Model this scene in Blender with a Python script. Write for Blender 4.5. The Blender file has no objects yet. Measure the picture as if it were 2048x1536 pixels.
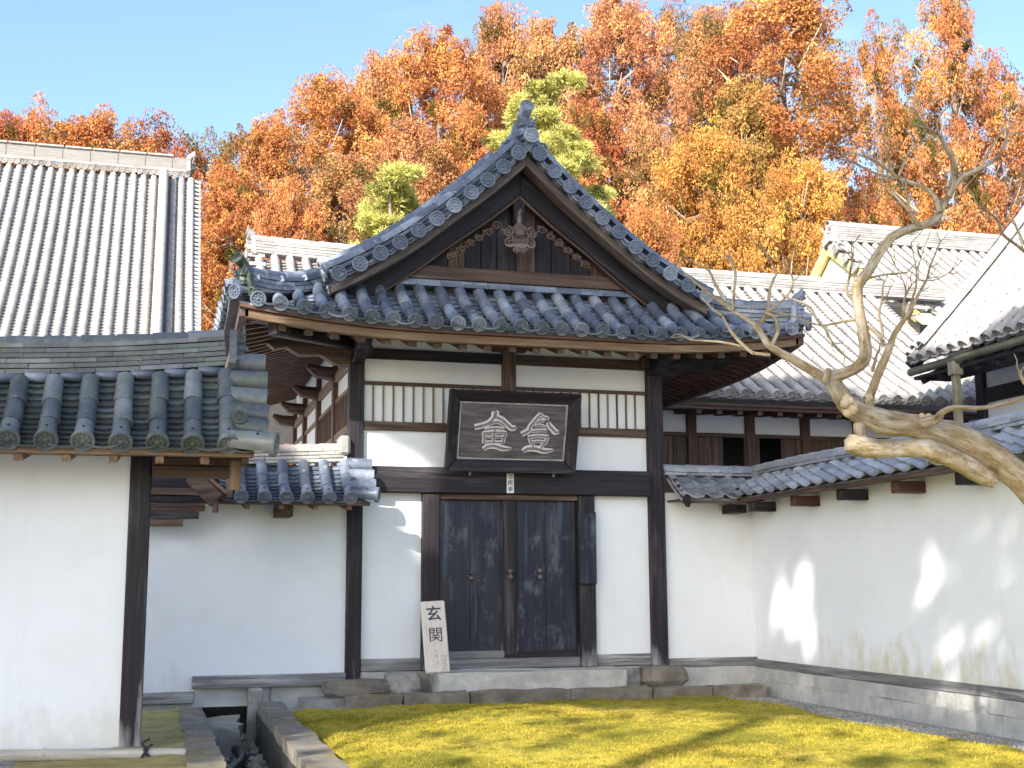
import bpy, math, random
import numpy as np
from mathutils import Vector, Matrix

R_ = math.radians
rnd = random.Random(7)
SC = bpy.context.scene
COL = SC.collection

# ------------------------------------------------------------------ camera
CAM_POS = Vector((0.0, 0.0, 1.35))
F_PX, YAW, PITCH, ROLL = 2508.2, 0.27608, 0.159786, -0.005051
_F = Vector((math.sin(YAW) * math.cos(PITCH), math.cos(YAW) * math.cos(PITCH), math.sin(PITCH)))
_R0 = Vector((math.cos(YAW), -math.sin(YAW), 0))
_U0 = _R0.cross(_F)
_Rt = _R0 * math.cos(ROLL) + _U0 * math.sin(ROLL)
_U = -_R0 * math.sin(ROLL) + _U0 * math.cos(ROLL)
cd = bpy.data.cameras.new('camera')
cam = bpy.data.objects.new('camera', cd)
COL.objects.link(cam)
cd.sensor_fit = 'HORIZONTAL'
cd.sensor_width = 36.0
cd.lens = 36.0 * F_PX / 2048.0
cd.clip_start = 0.1
cd.clip_end = 2000
M = Matrix.Identity(4)
for i in range(3):
    M[i][0] = _Rt[i]; M[i][1] = _U[i]; M[i][2] = -_F[i]; M[i][3] = CAM_POS[i]
cam.matrix_world = M
SC.camera = cam

def atz(px, py, z):
    r = _F + _Rt * ((px - 1024) / F_PX) - _U * ((py - 768) / F_PX)
    return CAM_POS + r * ((z - CAM_POS.z) / r[2])

def at(px, py, Y):
    """the point of the place seen at (px, py) of the photograph on the plane at distance Y"""
    r = _F + _Rt * ((px - 1024) / F_PX) - _U * ((py - 768) / F_PX)
    return CAM_POS + r * (Y / r[1])

# ------------------------------------------------------------------ light
SUN = Vector((-0.58, -0.64, 0.505)).normalized()       # towards the sun
world = bpy.data.worlds.new('World')
SC.world = world
world.use_nodes = True
wn = world.node_tree
bg = wn.nodes['Background']
sky = wn.nodes.new('ShaderNodeTexSky')
sky.sky_type = 'NISHITA'
sky.sun_disc = False
sky.sun_elevation = math.asin(SUN.z)
sky.sun_rotation = math.atan2(SUN.x, SUN.y)
sky.altitude = 50
sky.air_density = 1.15
sky.dust_density = 2.4
sky.ozone_density = 3.2
def _n(t, **kw):
    n = wn.nodes.new(t)
    for k, v in kw.items(): setattr(n, k, v)
    return n
_tc = _n('ShaderNodeTexCoord'); _mp = _n('ShaderNodeMapping'); _mp.inputs['Scale'].default_value = (1.6, 1.6, 5.5)
_nz = _n('ShaderNodeTexNoise'); _nz.inputs['Scale'].default_value = 1.7; _nz.inputs['Detail'].default_value = 7; _nz.inputs['Roughness'].default_value = .58
_cr = _n('ShaderNodeValToRGB'); _cr.color_ramp.elements[0].position = .50; _cr.color_ramp.elements[1].position = .80
_cr.color_ramp.elements[1].color = (.34, .34, .34, 1)
_mx = _n('ShaderNodeMix', data_type='RGBA'); _mx.inputs[7].default_value = (3.4, 3.6, 3.9, 1)
wn.links.new(_tc.outputs['Generated'], _mp.inputs[0]); wn.links.new(_mp.outputs[0], _nz.inputs['Vector'])
wn.links.new(_nz.outputs['Fac'], _cr.inputs[0]); wn.links.new(_cr.outputs[0], _mx.inputs[0])
wn.links.new(sky.outputs[0], _mx.inputs[6]); wn.links.new(_mx.outputs[2], bg.inputs[0])
bg.inputs[1].default_value = 0.090
sd = bpy.data.lights.new('sun', 'SUN')
sd.energy = 2.6
sd.angle = R_(0.5)
sd.color = (1.0, 0.93, 0.82)
sun = bpy.data.objects.new('sun', sd)
COL.objects.link(sun)
sun.rotation_euler = (-SUN).to_track_quat('-Z', 'Y').to_euler()
sun.location = (-20, -20, 30)
SC.view_settings.view_transform = 'Standard'
SC.view_settings.look = 'None'
SC.view_settings.exposure = 1.98
SC.view_settings.gamma = 1.0
SC.view_settings.use_curve_mapping = False
SC.render.film_transparent = False
try:
    SC.cycles.max_bounces = 8
    SC.cycles.use_denoising = True
except Exception:
    pass

# ------------------------------------------------------------------ materials
MATS = {}
def newmat(name):
    m = bpy.data.materials.new(name)
    m.use_nodes = True
    nt = m.node_tree
    return m, nt, nt.nodes['Principled BSDF']

def node(nt, typ, **kw):
    n = nt.nodes.new(typ)
    for k, v in kw.items():
        setattr(n, k, v)
    return n

def noise(nt, vec, scale, detail=4, rough=0.6):
    n = node(nt, 'ShaderNodeTexNoise')
    n.inputs['Scale'].default_value = scale
    n.inputs['Detail'].default_value = detail
    n.inputs['Roughness'].default_value = rough
    if vec is not None:
        nt.links.new(vec, n.inputs['Vector'])
    return n.outputs['Fac']

def ramp(nt, fac, stops, interp='LINEAR'):
    r = node(nt, 'ShaderNodeValToRGB')
    cr = r.color_ramp
    cr.interpolation = interp
    while len(cr.elements) < len(stops):
        cr.elements.new(0.5)
    for e, (p, c) in zip(cr.elements, stops):
        e.position = p
        e.color = (c[0], c[1], c[2], 1) if not isinstance(c, (int, float)) else (c, c, c, 1)
    nt.links.new(fac, r.inputs[0])
    return r.outputs[0]

def mix(nt, a, b, fac, mode='MIX'):
    n = node(nt, 'ShaderNodeMix', data_type='RGBA', blend_type=mode)
    for sock, v in ((n.inputs[0], fac), (n.inputs[6], a), (n.inputs[7], b)):
        if isinstance(v, (int, float)):
            sock.default_value = v
        elif isinstance(v, tuple):
            sock.default_value = (v[0], v[1], v[2], 1)
        else:
            nt.links.new(v, sock)
    return n.outputs[2]

def mth(nt, op, a, b=0.0, clamp=False):
    n = node(nt, 'ShaderNodeMath', operation=op, use_clamp=clamp)
    for i, v in enumerate((a, b)):
        if isinstance(v, (int, float)):
            n.inputs[i].default_value = v
        else:
            nt.links.new(v, n.inputs[i])
    return n.outputs[0]

def bump(nt, bsdf, h, strength=0.4, dist=0.01):
    b = node(nt, 'ShaderNodeBump')
    b.inputs['Strength'].default_value = strength
    b.inputs['Distance'].default_value = dist
    nt.links.new(h, b.inputs['Height'])
    nt.links.new(b.outputs[0], bsdf.inputs['Normal'])

def geopos(nt):
    return node(nt, 'ShaderNodeNewGeometry').outputs['Position']

def scaled(nt, vec, s):
    n = node(nt, 'ShaderNodeVectorMath', operation='MULTIPLY')
    nt.links.new(vec, n.inputs[0])
    n.inputs[1].default_value = s
    return n.outputs[0]

def sep(nt, vec):
    n = node(nt, 'ShaderNodeSeparateXYZ')
    nt.links.new(vec, n.inputs[0])
    return n.outputs

def wood(kind, axis):
    """weathered timber with the grain along one axis"""
    key = ('wood', kind, axis)
    if key in MATS:
        return MATS[key]
    pal = {  # dark, mid, pale weathering, amount of pale
        'dark':  ((0.005, 0.004, 0.009), (0.023, 0.017, 0.022), (0.17, 0.16, 0.18), 0.24),
        'door':  ((0.005, 0.006, 0.014), (0.014, 0.018, 0.040), (0.20, 0.23, 0.27), 0.20),
        'black': ((0.004, 0.004, 0.008), (0.017, 0.014, 0.019), (0.11, 0.10, 0.12), 0.18),
        'brown': ((0.035, 0.020, 0.015), (0.105, 0.062, 0.044), (0.26, 0.21, 0.17), 0.34),
        'red':   ((0.046, 0.021, 0.016), (0.108, 0.056, 0.043), (0.23, 0.17, 0.145), 0.32),
        'weathered': ((0.055, 0.040, 0.036), (0.135, 0.104, 0.092), (0.29, 0.25, 0.23), 0.42),
        'tan':   ((0.090, 0.050, 0.026), (0.200, 0.125, 0.070), (0.34, 0.27, 0.19), 0.36),
        'grey':  ((0.080, 0.082, 0.088), (0.215, 0.215, 0.215), (0.44, 0.44, 0.43), 0.6),
    }[kind]
    m, nt, b = newmat('wood_' + kind + '_' + axis)
    p = geopos(nt)
    if axis in 'lr':
        vr = node(nt, 'ShaderNodeVectorRotate', rotation_type='Y_AXIS')
        vr.inputs['Angle'].default_value = R_(36) * (1 if axis == 'l' else -1)
        nt.links.new(p, vr.inputs['Vector'])
        p = vr.outputs[0]; axis = 'x'
    s = {'x': (1.1, 26, 26), 'y': (26, 1.1, 26), 'z': (26, 26, 1.1)}[axis]
    g = noise(nt, scaled(nt, p, s), 1.0, 5, 0.65)
    s2 = {'x': (.7, 5, 5), 'y': (5, .7, 5), 'z': (5, 5, .7)}[axis]
    w = noise(nt, scaled(nt, p, s2), 1.0, 4, 0.6)
    c = ramp(nt, g, [(0.30, pal[0]), (0.62, pal[1])])
    pale = mth(nt, 'MULTIPLY', ramp(nt, w, [(0.50, 0.0), (0.72, 1.0)]), ramp(nt, g, [(0.42, 0.0), (0.60, 1.0)]))
    c = mix(nt, c, pal[2], mth(nt, 'MULTIPLY', pale, pal[3] * 2, True))
    if kind == 'door':
        bl = noise(nt, scaled(nt, p, (5, 5, 2.4)), 1.0, 7, .72)
        c = mix(nt, c, (0.15, 0.18, 0.21), ramp(nt, bl, [(.54, 0.0), (.74, .75)]))
        c = mix(nt, c, (0.030, 0.022, 0.028), ramp(nt, noise(nt, scaled(nt, p, (3, 3, 1.2)), 1.0, 5, .6), [(.52, 0.0), (.70, .7)]))
    if axis == 'z' and kind in ('dark', 'door'):      # bleached and splashed feet
        z = sep(nt, geopos(nt))[2]
        f = mth(nt, 'ADD', mth(nt, 'MULTIPLY', mth(nt, 'SUBTRACT', 0.78, z), 1.3), mth(nt, 'MULTIPLY', mth(nt, 'SUBTRACT', w, 0.5), 3.2))
        c = mix(nt, c, (0.42, 0.43, 0.46), mth(nt, 'MULTIPLY', ramp(nt, f, [(.30, 0.0), (.85, 1.0)]), 0.75 if kind == 'dark' else 0.22))
    nt.links.new(c, b.inputs['Base Color'])
    b.inputs['Roughness'].default_value = 0.62 if kind != 'door' else 0.42
    b.inputs['Specular IOR Level'].default_value = 0.35
    bump(nt, b, g, 0.55, 0.008)
    MATS[key] = m
    return m

def plaster(stain=False):
    key = ('plaster', stain)
    if key in MATS:
        return MATS[key]
    m, nt, b = newmat('plaster_stained' if stain else 'plaster')
    p = geopos(nt)
    n1 = noise(nt, p, 1.3, 5, 0.55)
    n2 = noise(nt, p, 60, 3, 0.6)
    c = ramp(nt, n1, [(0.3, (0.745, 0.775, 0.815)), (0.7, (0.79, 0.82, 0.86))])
    streak = noise(nt, scaled(nt, p, (9, 9, .45)), 1.0, 5, .65)
    c = mix(nt, c, (0.62, 0.61, 0.58), ramp(nt, streak, [(0.54, 0.0), (0.82, 0.22)]))
    c = mix(nt, c, (0.66, 0.64, 0.58), ramp(nt, noise(nt, p, 2.7, 6, .7), [(0.50, 0.0), (0.78, 0.30)]))
    zz_ = sep(nt, p)[2]
    gr_ = mth(nt, 'ADD', mth(nt, 'MULTIPLY', mth(nt, 'SUBTRACT', 0.62, zz_), 2.2), mth(nt, 'MULTIPLY', mth(nt, 'SUBTRACT', noise(nt, scaled(nt, p, (6, 6, 3)), 1.0, 5, .65), 0.55), 3.0))
    c = mix(nt, c, (0.50, 0.47, 0.40), ramp(nt, gr_, [(0.25, 0.0), (1.0, 0.40)]))
    if stain:      # lichen and splash stains near the foot of the wall
        z = sep(nt, p)[2]
        n3 = noise(nt, scaled(nt, p, (5, 5, 3.0)), 1.0, 6, 0.65)
        n4 = noise(nt, scaled(nt, p, (0, 1.1, 0)), 1.0, 2, 0.5)
        lim = mth(nt, 'ADD', mth(nt, 'MULTIPLY', n4, 0.75), 0.30)
        f = mth(nt, 'SUBTRACT', lim, mth(nt, 'SUBTRACT', z, 0.2))
        f = mth(nt, 'ADD', mth(nt, 'MULTIPLY', f, 1.5), mth(nt, 'MULTIPLY', mth(nt, 'SUBTRACT', n3, 0.5), 2.4))
        y = sep(nt, p)[1]
        f = mth(nt, 'MULTIPLY', f, ramp(nt, mth(nt, 'MULTIPLY', y, 1 / 16.0), [(0.70, 1.0), (0.86, 0.15)]))
        f = ramp(nt, f, [(0.12, 0.0), (0.75, 0.62)])
        c = mix(nt, c, (0.50, 0.43, 0.22), f)
    nt.links.new(c, b.inputs['Base Color'])
    b.inputs['Roughness'].default_value = 0.85
    bump(nt, b, n2, 0.12, 0.004)
    MATS[key] = m
    return m

def tile(kind):
    key = ('tile', kind)
    if key in MATS:
        return MATS[key]
    pal = {  # dark, mid, pale, moss amount
        'slate': ((0.034, 0.044, 0.070), (0.120, 0.147, 0.200), (0.38, 0.42, 0.49), 0.0),
        'mossy': ((0.036, 0.044, 0.050), (0.095, 0.108, 0.118), (0.26, 0.275, 0.28), 0.40),
        'pale':  ((0.200, 0.190, 0.184), (0.350, 0.334, 0.322), (0.48, 0.46, 0.44), 0.0),  # lighter tile copy for the sunlit roofs, sun brightness put into its colour
        'pan':   ((0.100, 0.112, 0.135), (0.235, 0.255, 0.290), (0.42, 0.435, 0.46), 0.0),
        'bronze':((0.008, 0.016, 0.018), (0.020, 0.034, 0.036), (0.07, 0.10, 0.098), 0.25),
    }[kind]
    m, nt, b = newmat('tile_' + kind)
    p = geopos(nt)
    rn = node(nt, 'ShaderNodeObjectInfo').outputs['Random']
    n1 = noise(nt, p, 3.2, 5, 0.62)
    n2 = noise(nt, p, 22, 4, 0.65)
    v = mth(nt, 'ADD', mth(nt, 'MULTIPLY', n1, 0.50), mth(nt, 'ADD', mth(nt, 'MULTIPLY', rn, 0.24), 0.05))
    v = mth(nt, 'ADD', v, mth(nt, 'MULTIPLY', n2, 0.22))
    c = ramp(nt, v, [(0.30, pal[0]), (0.54, pal[1]), (0.80, pal[2])])
    lich = ramp(nt, noise(nt, p, 11, 5, 0.7), [(0.60, 0.0), (0.70, 1.0)])
    c = mix(nt, c, tuple(min(0.5, x * 1.35 + .02) for x in pal[2]), mth(nt, 'MULTIPLY', lich, 0.45))
    if pal[3]:
        mo = ramp(nt, noise(nt, p, 5.5, 5, 0.7), [(0.48, 0.0), (0.66, 1.0)])
        c = mix(nt, c, (0.11, 0.13, 0.075), mth(nt, 'MULTIPLY', mo, pal[3] * 1.6))
    nt.links.new(c, b.inputs['Base Color'])
    b.inputs['Roughness'].default_value = 0.40 if kind != 'pale' else 0.6
    b.inputs['Specular IOR Level'].default_value = 0.6 if kind != 'pale' else 0.25
    bump(nt, b, n2, 0.25, 0.006)
    MATS[key] = m
    return m

def stone(kind='grey'):
    key = ('stone', kind)
    if key in MATS:
        return MATS[key]
    pal = {'grey': ((0.13, 0.13, 0.125), (0.26, 0.255, 0.24), (0.42, 0.41, 0.38)),
           'pale': ((0.28, 0.285, 0.28), (0.42, 0.42, 0.40), (0.56, 0.55, 0.52)),
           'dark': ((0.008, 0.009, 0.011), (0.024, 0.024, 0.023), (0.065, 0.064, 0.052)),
           'brown': ((0.075, 0.068, 0.060), (0.17, 0.150, 0.125), (0.30, 0.27, 0.22))}[kind]
    m, nt, b = newmat('stone_' + kind)
    p = geopos(nt)
    n1 = noise(nt, p, 4.0, 6, 0.65)
    n2 = noise(nt, p, 30, 5, 0.7)
    c = ramp(nt, n1, [(0.28, pal[0]), (0.52, pal[1]), (0.76, pal[2])])
    c = mix(nt, c, pal[0], ramp(nt, n2, [(0.55, 0.0), (0.75, 0.6)]))
    nz = sep(nt, node(nt, 'ShaderNodeNewGeometry').outputs['Normal'])[2]
    mo = mth(nt, 'MULTIPLY', ramp(nt, noise(nt, p, 1.7, 6, 0.7), [(0.50, 0.0), (0.66, 1.0)]), ramp(nt, nz, [(0.0, 0.0), (0.6, 0.6)]))
    c = mix(nt, c, (0.26, 0.20, 0.03), mo)
    nt.links.new(c, b.inputs['Base Color'])
    b.inputs['Roughness'].default_value = 0.85
    bump(nt, b, mth(nt, 'ADD', n1, mth(nt, 'MULTIPLY', n2, .4)), 0.5, 0.02)
    MATS[key] = m
    return m

def simple(name, stops, scale=8, rough=0.7, vec=(1, 1, 1), bmp=0.2):
    if name in MATS:
        return MATS[name]
    m, nt, b = newmat(name)
    p = scaled(nt, geopos(nt), vec)
    n1 = noise(nt, p, scale, 6, 0.65)
    k = len(stops)
    c = ramp(nt, n1, [(0.28 + 0.44 * i / max(1, k - 1), s) for i, s in enumerate(stops)])
    nt.links.new(c, b.inputs['Base Color'])
    b.inputs['Roughness'].default_value = rough
    if bmp:
        bump(nt, b, n1, bmp, 0.01)
    MATS[name] = m
    return m

def moss_mat():
    if 'moss' in MATS:
        return MATS['moss']
    m, nt, b = newmat('moss_lawn')
    p = geopos(nt)
    n1 = noise(nt, p, 0.9, 6, 0.62)
    n2 = noise(nt, p, 7, 6, 0.7)
    n3 = noise(nt, p, 46, 4, 0.7)
    c = ramp(nt, n1, [(0.36, (0.225, 0.205, 0.028)), (0.48, (0.420, 0.345, 0.044)), (0.60, (0.520, 0.400, 0.062)), (0.70, (0.50, 0.34, 0.10))])
    c = mix(nt, c, (0.19, 0.185, 0.024), ramp(nt, n2, [(0.48, 0.0), (0.62, 0.8)]))
    c = mix(nt, c, (0.46, 0.36, 0.09), ramp(nt, n3, [(0.54, 0.0), (0.70, 0.7)]))
    c = mix(nt, c, (0.13, 0.10, 0.045), ramp(nt, noise(nt, p, 15, 6, .75), [(0.60, 0.0), (0.70, 0.7)]))
    nt.links.new(c, b.inputs['Base Color'])
    b.inputs['Roughness'].default_value = 0.95
    b.inputs['Specular IOR Level'].default_value = 0.1
    bump(nt, b, mth(nt, 'ADD', n2, n3), 0.9, 0.03)
    MATS['moss'] = m
    return m

def leaf_mat(name, hue_noise=True, inner=None, trans=0.3):
    """foliage: the crown's own colour (object colour), varied clump by clump and leaf by leaf"""
    if name in MATS:
        return MATS[name]
    m = bpy.data.materials.new(name)
    m.use_nodes = True
    nt = m.node_tree
    for n in list(nt.nodes):
        nt.nodes.remove(n)
    out = node(nt, 'ShaderNodeOutputMaterial')
    oc = node(nt, 'ShaderNodeObjectInfo').outputs['Color']
    a = node(nt, 'ShaderNodeAttribute')
    a.attribute_name = 'tone'
    fac = a.outputs['Fac']
    hsv = node(nt, 'ShaderNodeHueSaturation')
    nt.links.new(oc, hsv.inputs['Color'])
    nt.links.new(mth(nt, 'ADD', mth(nt, 'MULTIPLY', fac, 0.040), 0.48), hsv.inputs['Hue'])
    nt.links.new(mth(nt, 'ADD', mth(nt, 'MULTIPLY', fac, 0.7), 0.62), hsv.inputs['Value'])
    c = hsv.outputs[0]
    if inner:
        g = node(nt, 'ShaderNodeAttribute')
        g.attribute_name = 'green'
        c = mix(nt, c, inner, g.outputs['Fac'])
    d = node(nt, 'ShaderNodeBsdfDiffuse')
    t = node(nt, 'ShaderNodeBsdfTranslucent')
    nt.links.new(c, d.inputs[0])
    nt.links.new(c, t.inputs[0])
    ms = node(nt, 'ShaderNodeMixShader')
    ms.inputs[0].default_value = trans
    nt.links.new(d.outputs[0], ms.inputs[1])
    nt.links.new(t.outputs[0], ms.inputs[2])
    nt.links.new(ms.outputs[0], out.inputs[0])
    MATS[name] = m
    return m

# ------------------------------------------------------------------ mesh helpers
class MB:
    def __init__(s):
        s.v = []; s.f = []; s.mi = []
    def add(s, verts, faces, mi=0):
        o = len(s.v)
        s.v += [tuple(p) for p in verts]
        s.f += [tuple(o + i for i in f) for f in faces]
        s.mi += [mi] * len(faces)
        return s
    def box(s, x0, x1, y0, y1, z0, z1, mi=0):
        v = [(x, y, z) for z in (z0, z1) for y in (y0, y1) for x in (x0, x1)]
        return s.add(v, [(0, 2, 3, 1), (4, 5, 7, 6), (0, 1, 5, 4), (2, 6, 7, 3), (0, 4, 6, 2), (1, 3, 7, 5)], mi)
    def beam(s, a, b, w, h, up=(0, 0, 1), mi=0):
        """box from a to b, w wide, h tall, centred"""
        a = Vector(a); b = Vector(b); d = (b - a).normalized(); u = Vector(up)
        x = d.cross(u).normalized(); u = x.cross(d)
        v = []
        for p in (a, b):
            for sx, sz in ((-1, -1), (1, -1), (1, 1), (-1, 1)):
                v.append(p + x * (sx * w / 2) + u * (sz * h / 2))
        return s.add(v, [(0, 1, 2, 3), (7, 6, 5, 4), (0, 4, 5, 1), (1, 5, 6, 2), (2, 6, 7, 3), (3, 7, 4, 0)], mi)
    def prism(s, poly, fn, d0, d1, mi=0):
        """poly of (a, b) extruded from d0 to d1; fn(a, b, d) -> point"""
        n = len(poly)
        v = [fn(a, b, d0) for a, b in poly] + [fn(a, b, d1) for a, b in poly]
        f = [tuple(range(n)), tuple(range(2 * n - 1, n - 1, -1))]
        f += [(i, i + n, (i + 1) % n + n, (i + 1) % n) for i in range(n)]
        return s.add(v, f, mi)
    def tube(s, pts, rad, n=8, caps=True, mi=0):
        pts = [Vector(p) for p in pts]
        if not isinstance(rad, (list, tuple)):
            rad = [rad] * len(pts)
        rings = []
        x = None
        for i, p in enumerate(pts):
            d = (pts[min(i + 1, len(pts) - 1)] - pts[max(i - 1, 0)]).normalized()
            if x is None:
                x = d.orthogonal().normalized()
            else:
                x = (x - d * x.dot(d)).normalized()
            y = d.cross(x)
            rings.append([p + (x * math.cos(2 * math.pi * k / n) + y * math.sin(2 * math.pi * k / n)) * rad[i] for k in range(n)])
        v = [q for r in rings for q in r]
        f = []
        for i in range(len(pts) - 1):
            for k in range(n):
                f.append((i * n + k, i * n + (k + 1) % n, (i + 1) * n + (k + 1) % n, (i + 1) * n + k))
        if caps:
            f.append(tuple(range(n - 1, -1, -1)))
            f.append(tuple((len(pts) - 1) * n + k for k in range(n)))
        return s.add(v, f, mi)
    def mesh(s, name, mats, off=(0, 0, 0), smooth=False):
        me = bpy.data.meshes.new(name)
        o = Vector(off)
        me.from_pydata([(p[0] - o[0], p[1] - o[1], p[2] - o[2]) for p in s.v], [], s.f)
        for m in (mats if isinstance(mats, (list, tuple)) else [mats]):
            me.materials.append(m)
        if any(s.mi):
            me.polygons.foreach_set('material_index', s.mi)
        if smooth:
            me.polygons.foreach_set('use_smooth', [True] * len(me.polygons))
        me.update()
        return me

def origin_of(o):
    p = Vector((0, 0, 0))
    while o is not None:
        p += o.location
        o = o.parent
    return p

def build(mb, name, mats, parent=None, loc=None, bevel=0, smooth=False, kind=None, label=None):
    """links the collected shapes as ONE object; the shapes are given in world coordinates"""
    off = origin_of(parent) if parent is not None else Vector(loc or (0, 0, 0))
    me = mb.mesh(name, mats, off, smooth)
    o = bpy.data.objects.new(name, me)
    COL.objects.link(o)
    if parent is not None:
        o.parent = parent
    else:
        o.location = off
    if bevel:
        b = o.modifiers.new('bevel', 'BEVEL')
        b.width = bevel; b.segments = 1; b.limit_method = 'ANGLE'
    if kind: o['kind'] = kind
    if label: o['label'] = label
    return o

def tag(o, label=None, cat=None, group=None, kind=None):
    if label: o['label'] = label
    if cat: o['category'] = cat
    if group: o['group'] = group
    if kind: o['kind'] = kind
    return o

def thing(name, label, cat, loc, group=None, kind='thing'):
    o = bpy.data.objects.new(name, None)
    COL.objects.link(o)
    o.location = loc
    o.empty_display_size = 0.2
    return tag(o, label, cat, group, kind)

def put(me, name, parent, M4):
    """one piece that shares its mesh with its alikes; M4 places it in the world"""
    o = bpy.data.objects.new(name, me)
    COL.objects.link(o)
    o.parent = parent
    o.matrix_local = Matrix.Translation(-origin_of(parent)) @ M4
    return o

def frame(p, d, x):
    """p origin, local y along d, local x near x, local z up"""
    d = Vector(d).normalized()
    n = Vector(x).cross(d).normalized()
    if n.z < 0:
        n = -n
    x = d.cross(n).normalized()
    m = Matrix.Identity(4)
    for i in range(3):
        m[i][0] = x[i]; m[i][1] = d[i]; m[i][2] = n[i]; m[i][3] = p[i]
    return m

# ------------------------------------------------------------------ roof tiles (shared meshes)
def cover_mb(L, r, seg=9, taper=0.90):
    mb = MB()
    ang = [math.pi * (-0.06 + 1.12 * k / seg) for k in range(seg + 1)]
    v = []
    for (y, rr) in ((0, r * taper), (L * 0.8, r * 0.985), (L, r), (L, r * 0.80)):
        v += [(math.cos(a) * rr, y, math.sin(a) * rr) for a in ang]
    n = seg + 1
    f = []
    for j in range(3):
        for k in range(seg):
            f.append((j * n + k, j * n + k + 1, (j + 1) * n + k + 1, (j + 1) * n + k))
    return mb.add(v, f)

def disc_mb(mb, y, R, depth=0.035, bumps=8, c=(0, 0), seg=18):
    """the round end of an eave tile: rim, sunk field, crest of small domes"""
    v = []; n = seg
    for (yy, rr) in ((y - depth, R * 0.96), (y, R), (y + 0.008, R * 0.97), (y + 0.008, R * 0.80), (y - 0.006, R * 0.76)):
        v += [(c[0] + math.cos(2 * math.pi * k / n) * rr, yy, c[1] + math.sin(2 * math.pi * k / n) * rr) for k in range(n)]
    f = []
    for j in range(4):
        for k in range(n):
            f.append((j * n + k, (j + 1) * n + k, (j + 1) * n + (k + 1) % n, j * n + (k + 1) % n))
    f.append(tuple(4 * n + k for k in range(n - 1, -1, -1)))
    f.append(tuple(range(n)))
    mb.add(v, f)
    sp = [(0, 0, R * 0.24)] + [(math.cos(2 * math.pi * k / bumps) * R * 0.50, math.sin(2 * math.pi * k / bumps) * R * 0.50, R * 0.155) for k in range(bumps)]
    for (bx, bz, br) in sp:
        bv = [(c[0] + bx + math.cos(2 * math.pi * k / 6) * br, y - 0.006, c[1] + bz + math.sin(2 * math.pi * k / 6) * br) for k in range(6)]
        bv += [(c[0] + bx + math.cos(2 * math.pi * k / 6) * br * .6, y + 0.007, c[1] + bz + math.sin(2 * math.pi * k / 6) * br * .6) for k in range(6)]
        bf = [(k, k + 6, (k + 1) % 6 + 6, (k + 1) % 6) for k in range(6)] + [(11, 10, 9, 8, 7, 6)]
        mb.add(bv, bf)

def eave_mb(L, r, R, bumps=8):
    mb = cover_mb(L, r)
    disc_mb(mb, L + 0.004, R, bumps=bumps)
    h = [(math.cos(2 * math.pi * k / 6) * r * .13, L * 0.62 + math.sin(2 * math.pi * k / 6) * r * .13, r * 0.985) for k in range(6)]
    t = [(p[0], p[1], p[2] + .006) for p in h]
    mb.add(h + t, [(6, 7, 8, 9, 10, 11)] + [(k, (k + 1) % 6, (k + 1) % 6 + 6, k + 6) for k in range(6)], 1)
    return mb

def flat_mb(w, L, lip=0.022, sag=0.03, seg=6, mb=None, T=None):
    """one concave flat tile: rises to a thick lower lip"""
    xs = [(-.5 + k / seg) * w for k in range(seg + 1)]
    zz = [sag * (2 * x / w) ** 2 - sag for x in xs]
    v = [(x, 0, z) for x, z in zip(xs, zz)] + [(x, L, z + lip) for x, z in zip(xs, zz)] + [(x, L * .97, z + lip * 0.42) for x, z in zip(xs, zz)]
    n = seg + 1
    f = []
    for k in range(seg):
        f.append((k, k + 1, n + k + 1, n + k))
        f.append((n + k, n + k + 1, 2 * n + k + 1, 2 * n + k))
    if mb is None:
        mb = MB()
    if T is not None:
        v = [T @ Vector(p) for p in v]
    return mb.add(v, f)

_mc = {}
def shared(key, fn, mats, smooth=True):
    if key not in _mc:
        _mc[key] = fn().mesh(str(key[0]), mats, smooth=smooth)
        if smooth:
            try:
                _mc[key].set_sharp_from_angle(angle=R_(38))
            except Exception:
                pass
    return _mc[key]

HOLE = simple('nail_hole', [(0.015, 0.015, 0.018), (0.03, 0.03, 0.035)], 30, 0.8, bmp=0)

def tile_row(parent, P, u, du, s0, s1, L, r, mk, R=None, lift=0.0, xdir=None, bumps=8, jitter=0.006, last_disc=True):
    """one row of round cover tiles down the slope P(u, s) from s0 to s1"""
    n = max(1, round((s1 - s0) / L))
    l = (s1 - s0) / n
    for k in range(n):
        a = Vector(P(u, s0 + k * l)); b = Vector(P(u, s0 + (k + 1) * l))
        x = Vector(xdir) if xdir is not None else (Vector(P(u + du, s0 + k * l)) - a)
        fr = frame(a, b - a, x)
        ln = (b - a).length
        j = Matrix.Translation((rnd.uniform(-jitter, jitter), rnd.uniform(-jitter, jitter), lift + rnd.uniform(-.3, .3) * jitter))
        rot = Matrix.Rotation(rnd.uniform(-.022, .022), 4, 'Z')
        if k == n - 1 and R and last_disc:
            me = shared(('eave_tile', mk, r, R, bumps), lambda: eave_mb(0.26, r, R, bumps), [tile(mk), HOLE])
            put(me, 'eave_tile', parent, fr @ j @ rot @ Matrix.Diagonal((1, ln / 0.26, 1, 1)))
        else:
            me = shared(('cover_tile', mk, r), lambda: cover_mb(0.26, r), [tile(mk)])
            put(me, 'cover_tile', parent, fr @ j @ rot @ Matrix.Diagonal((1, ln / 0.26 * 1.03, 1, 1)))

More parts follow.
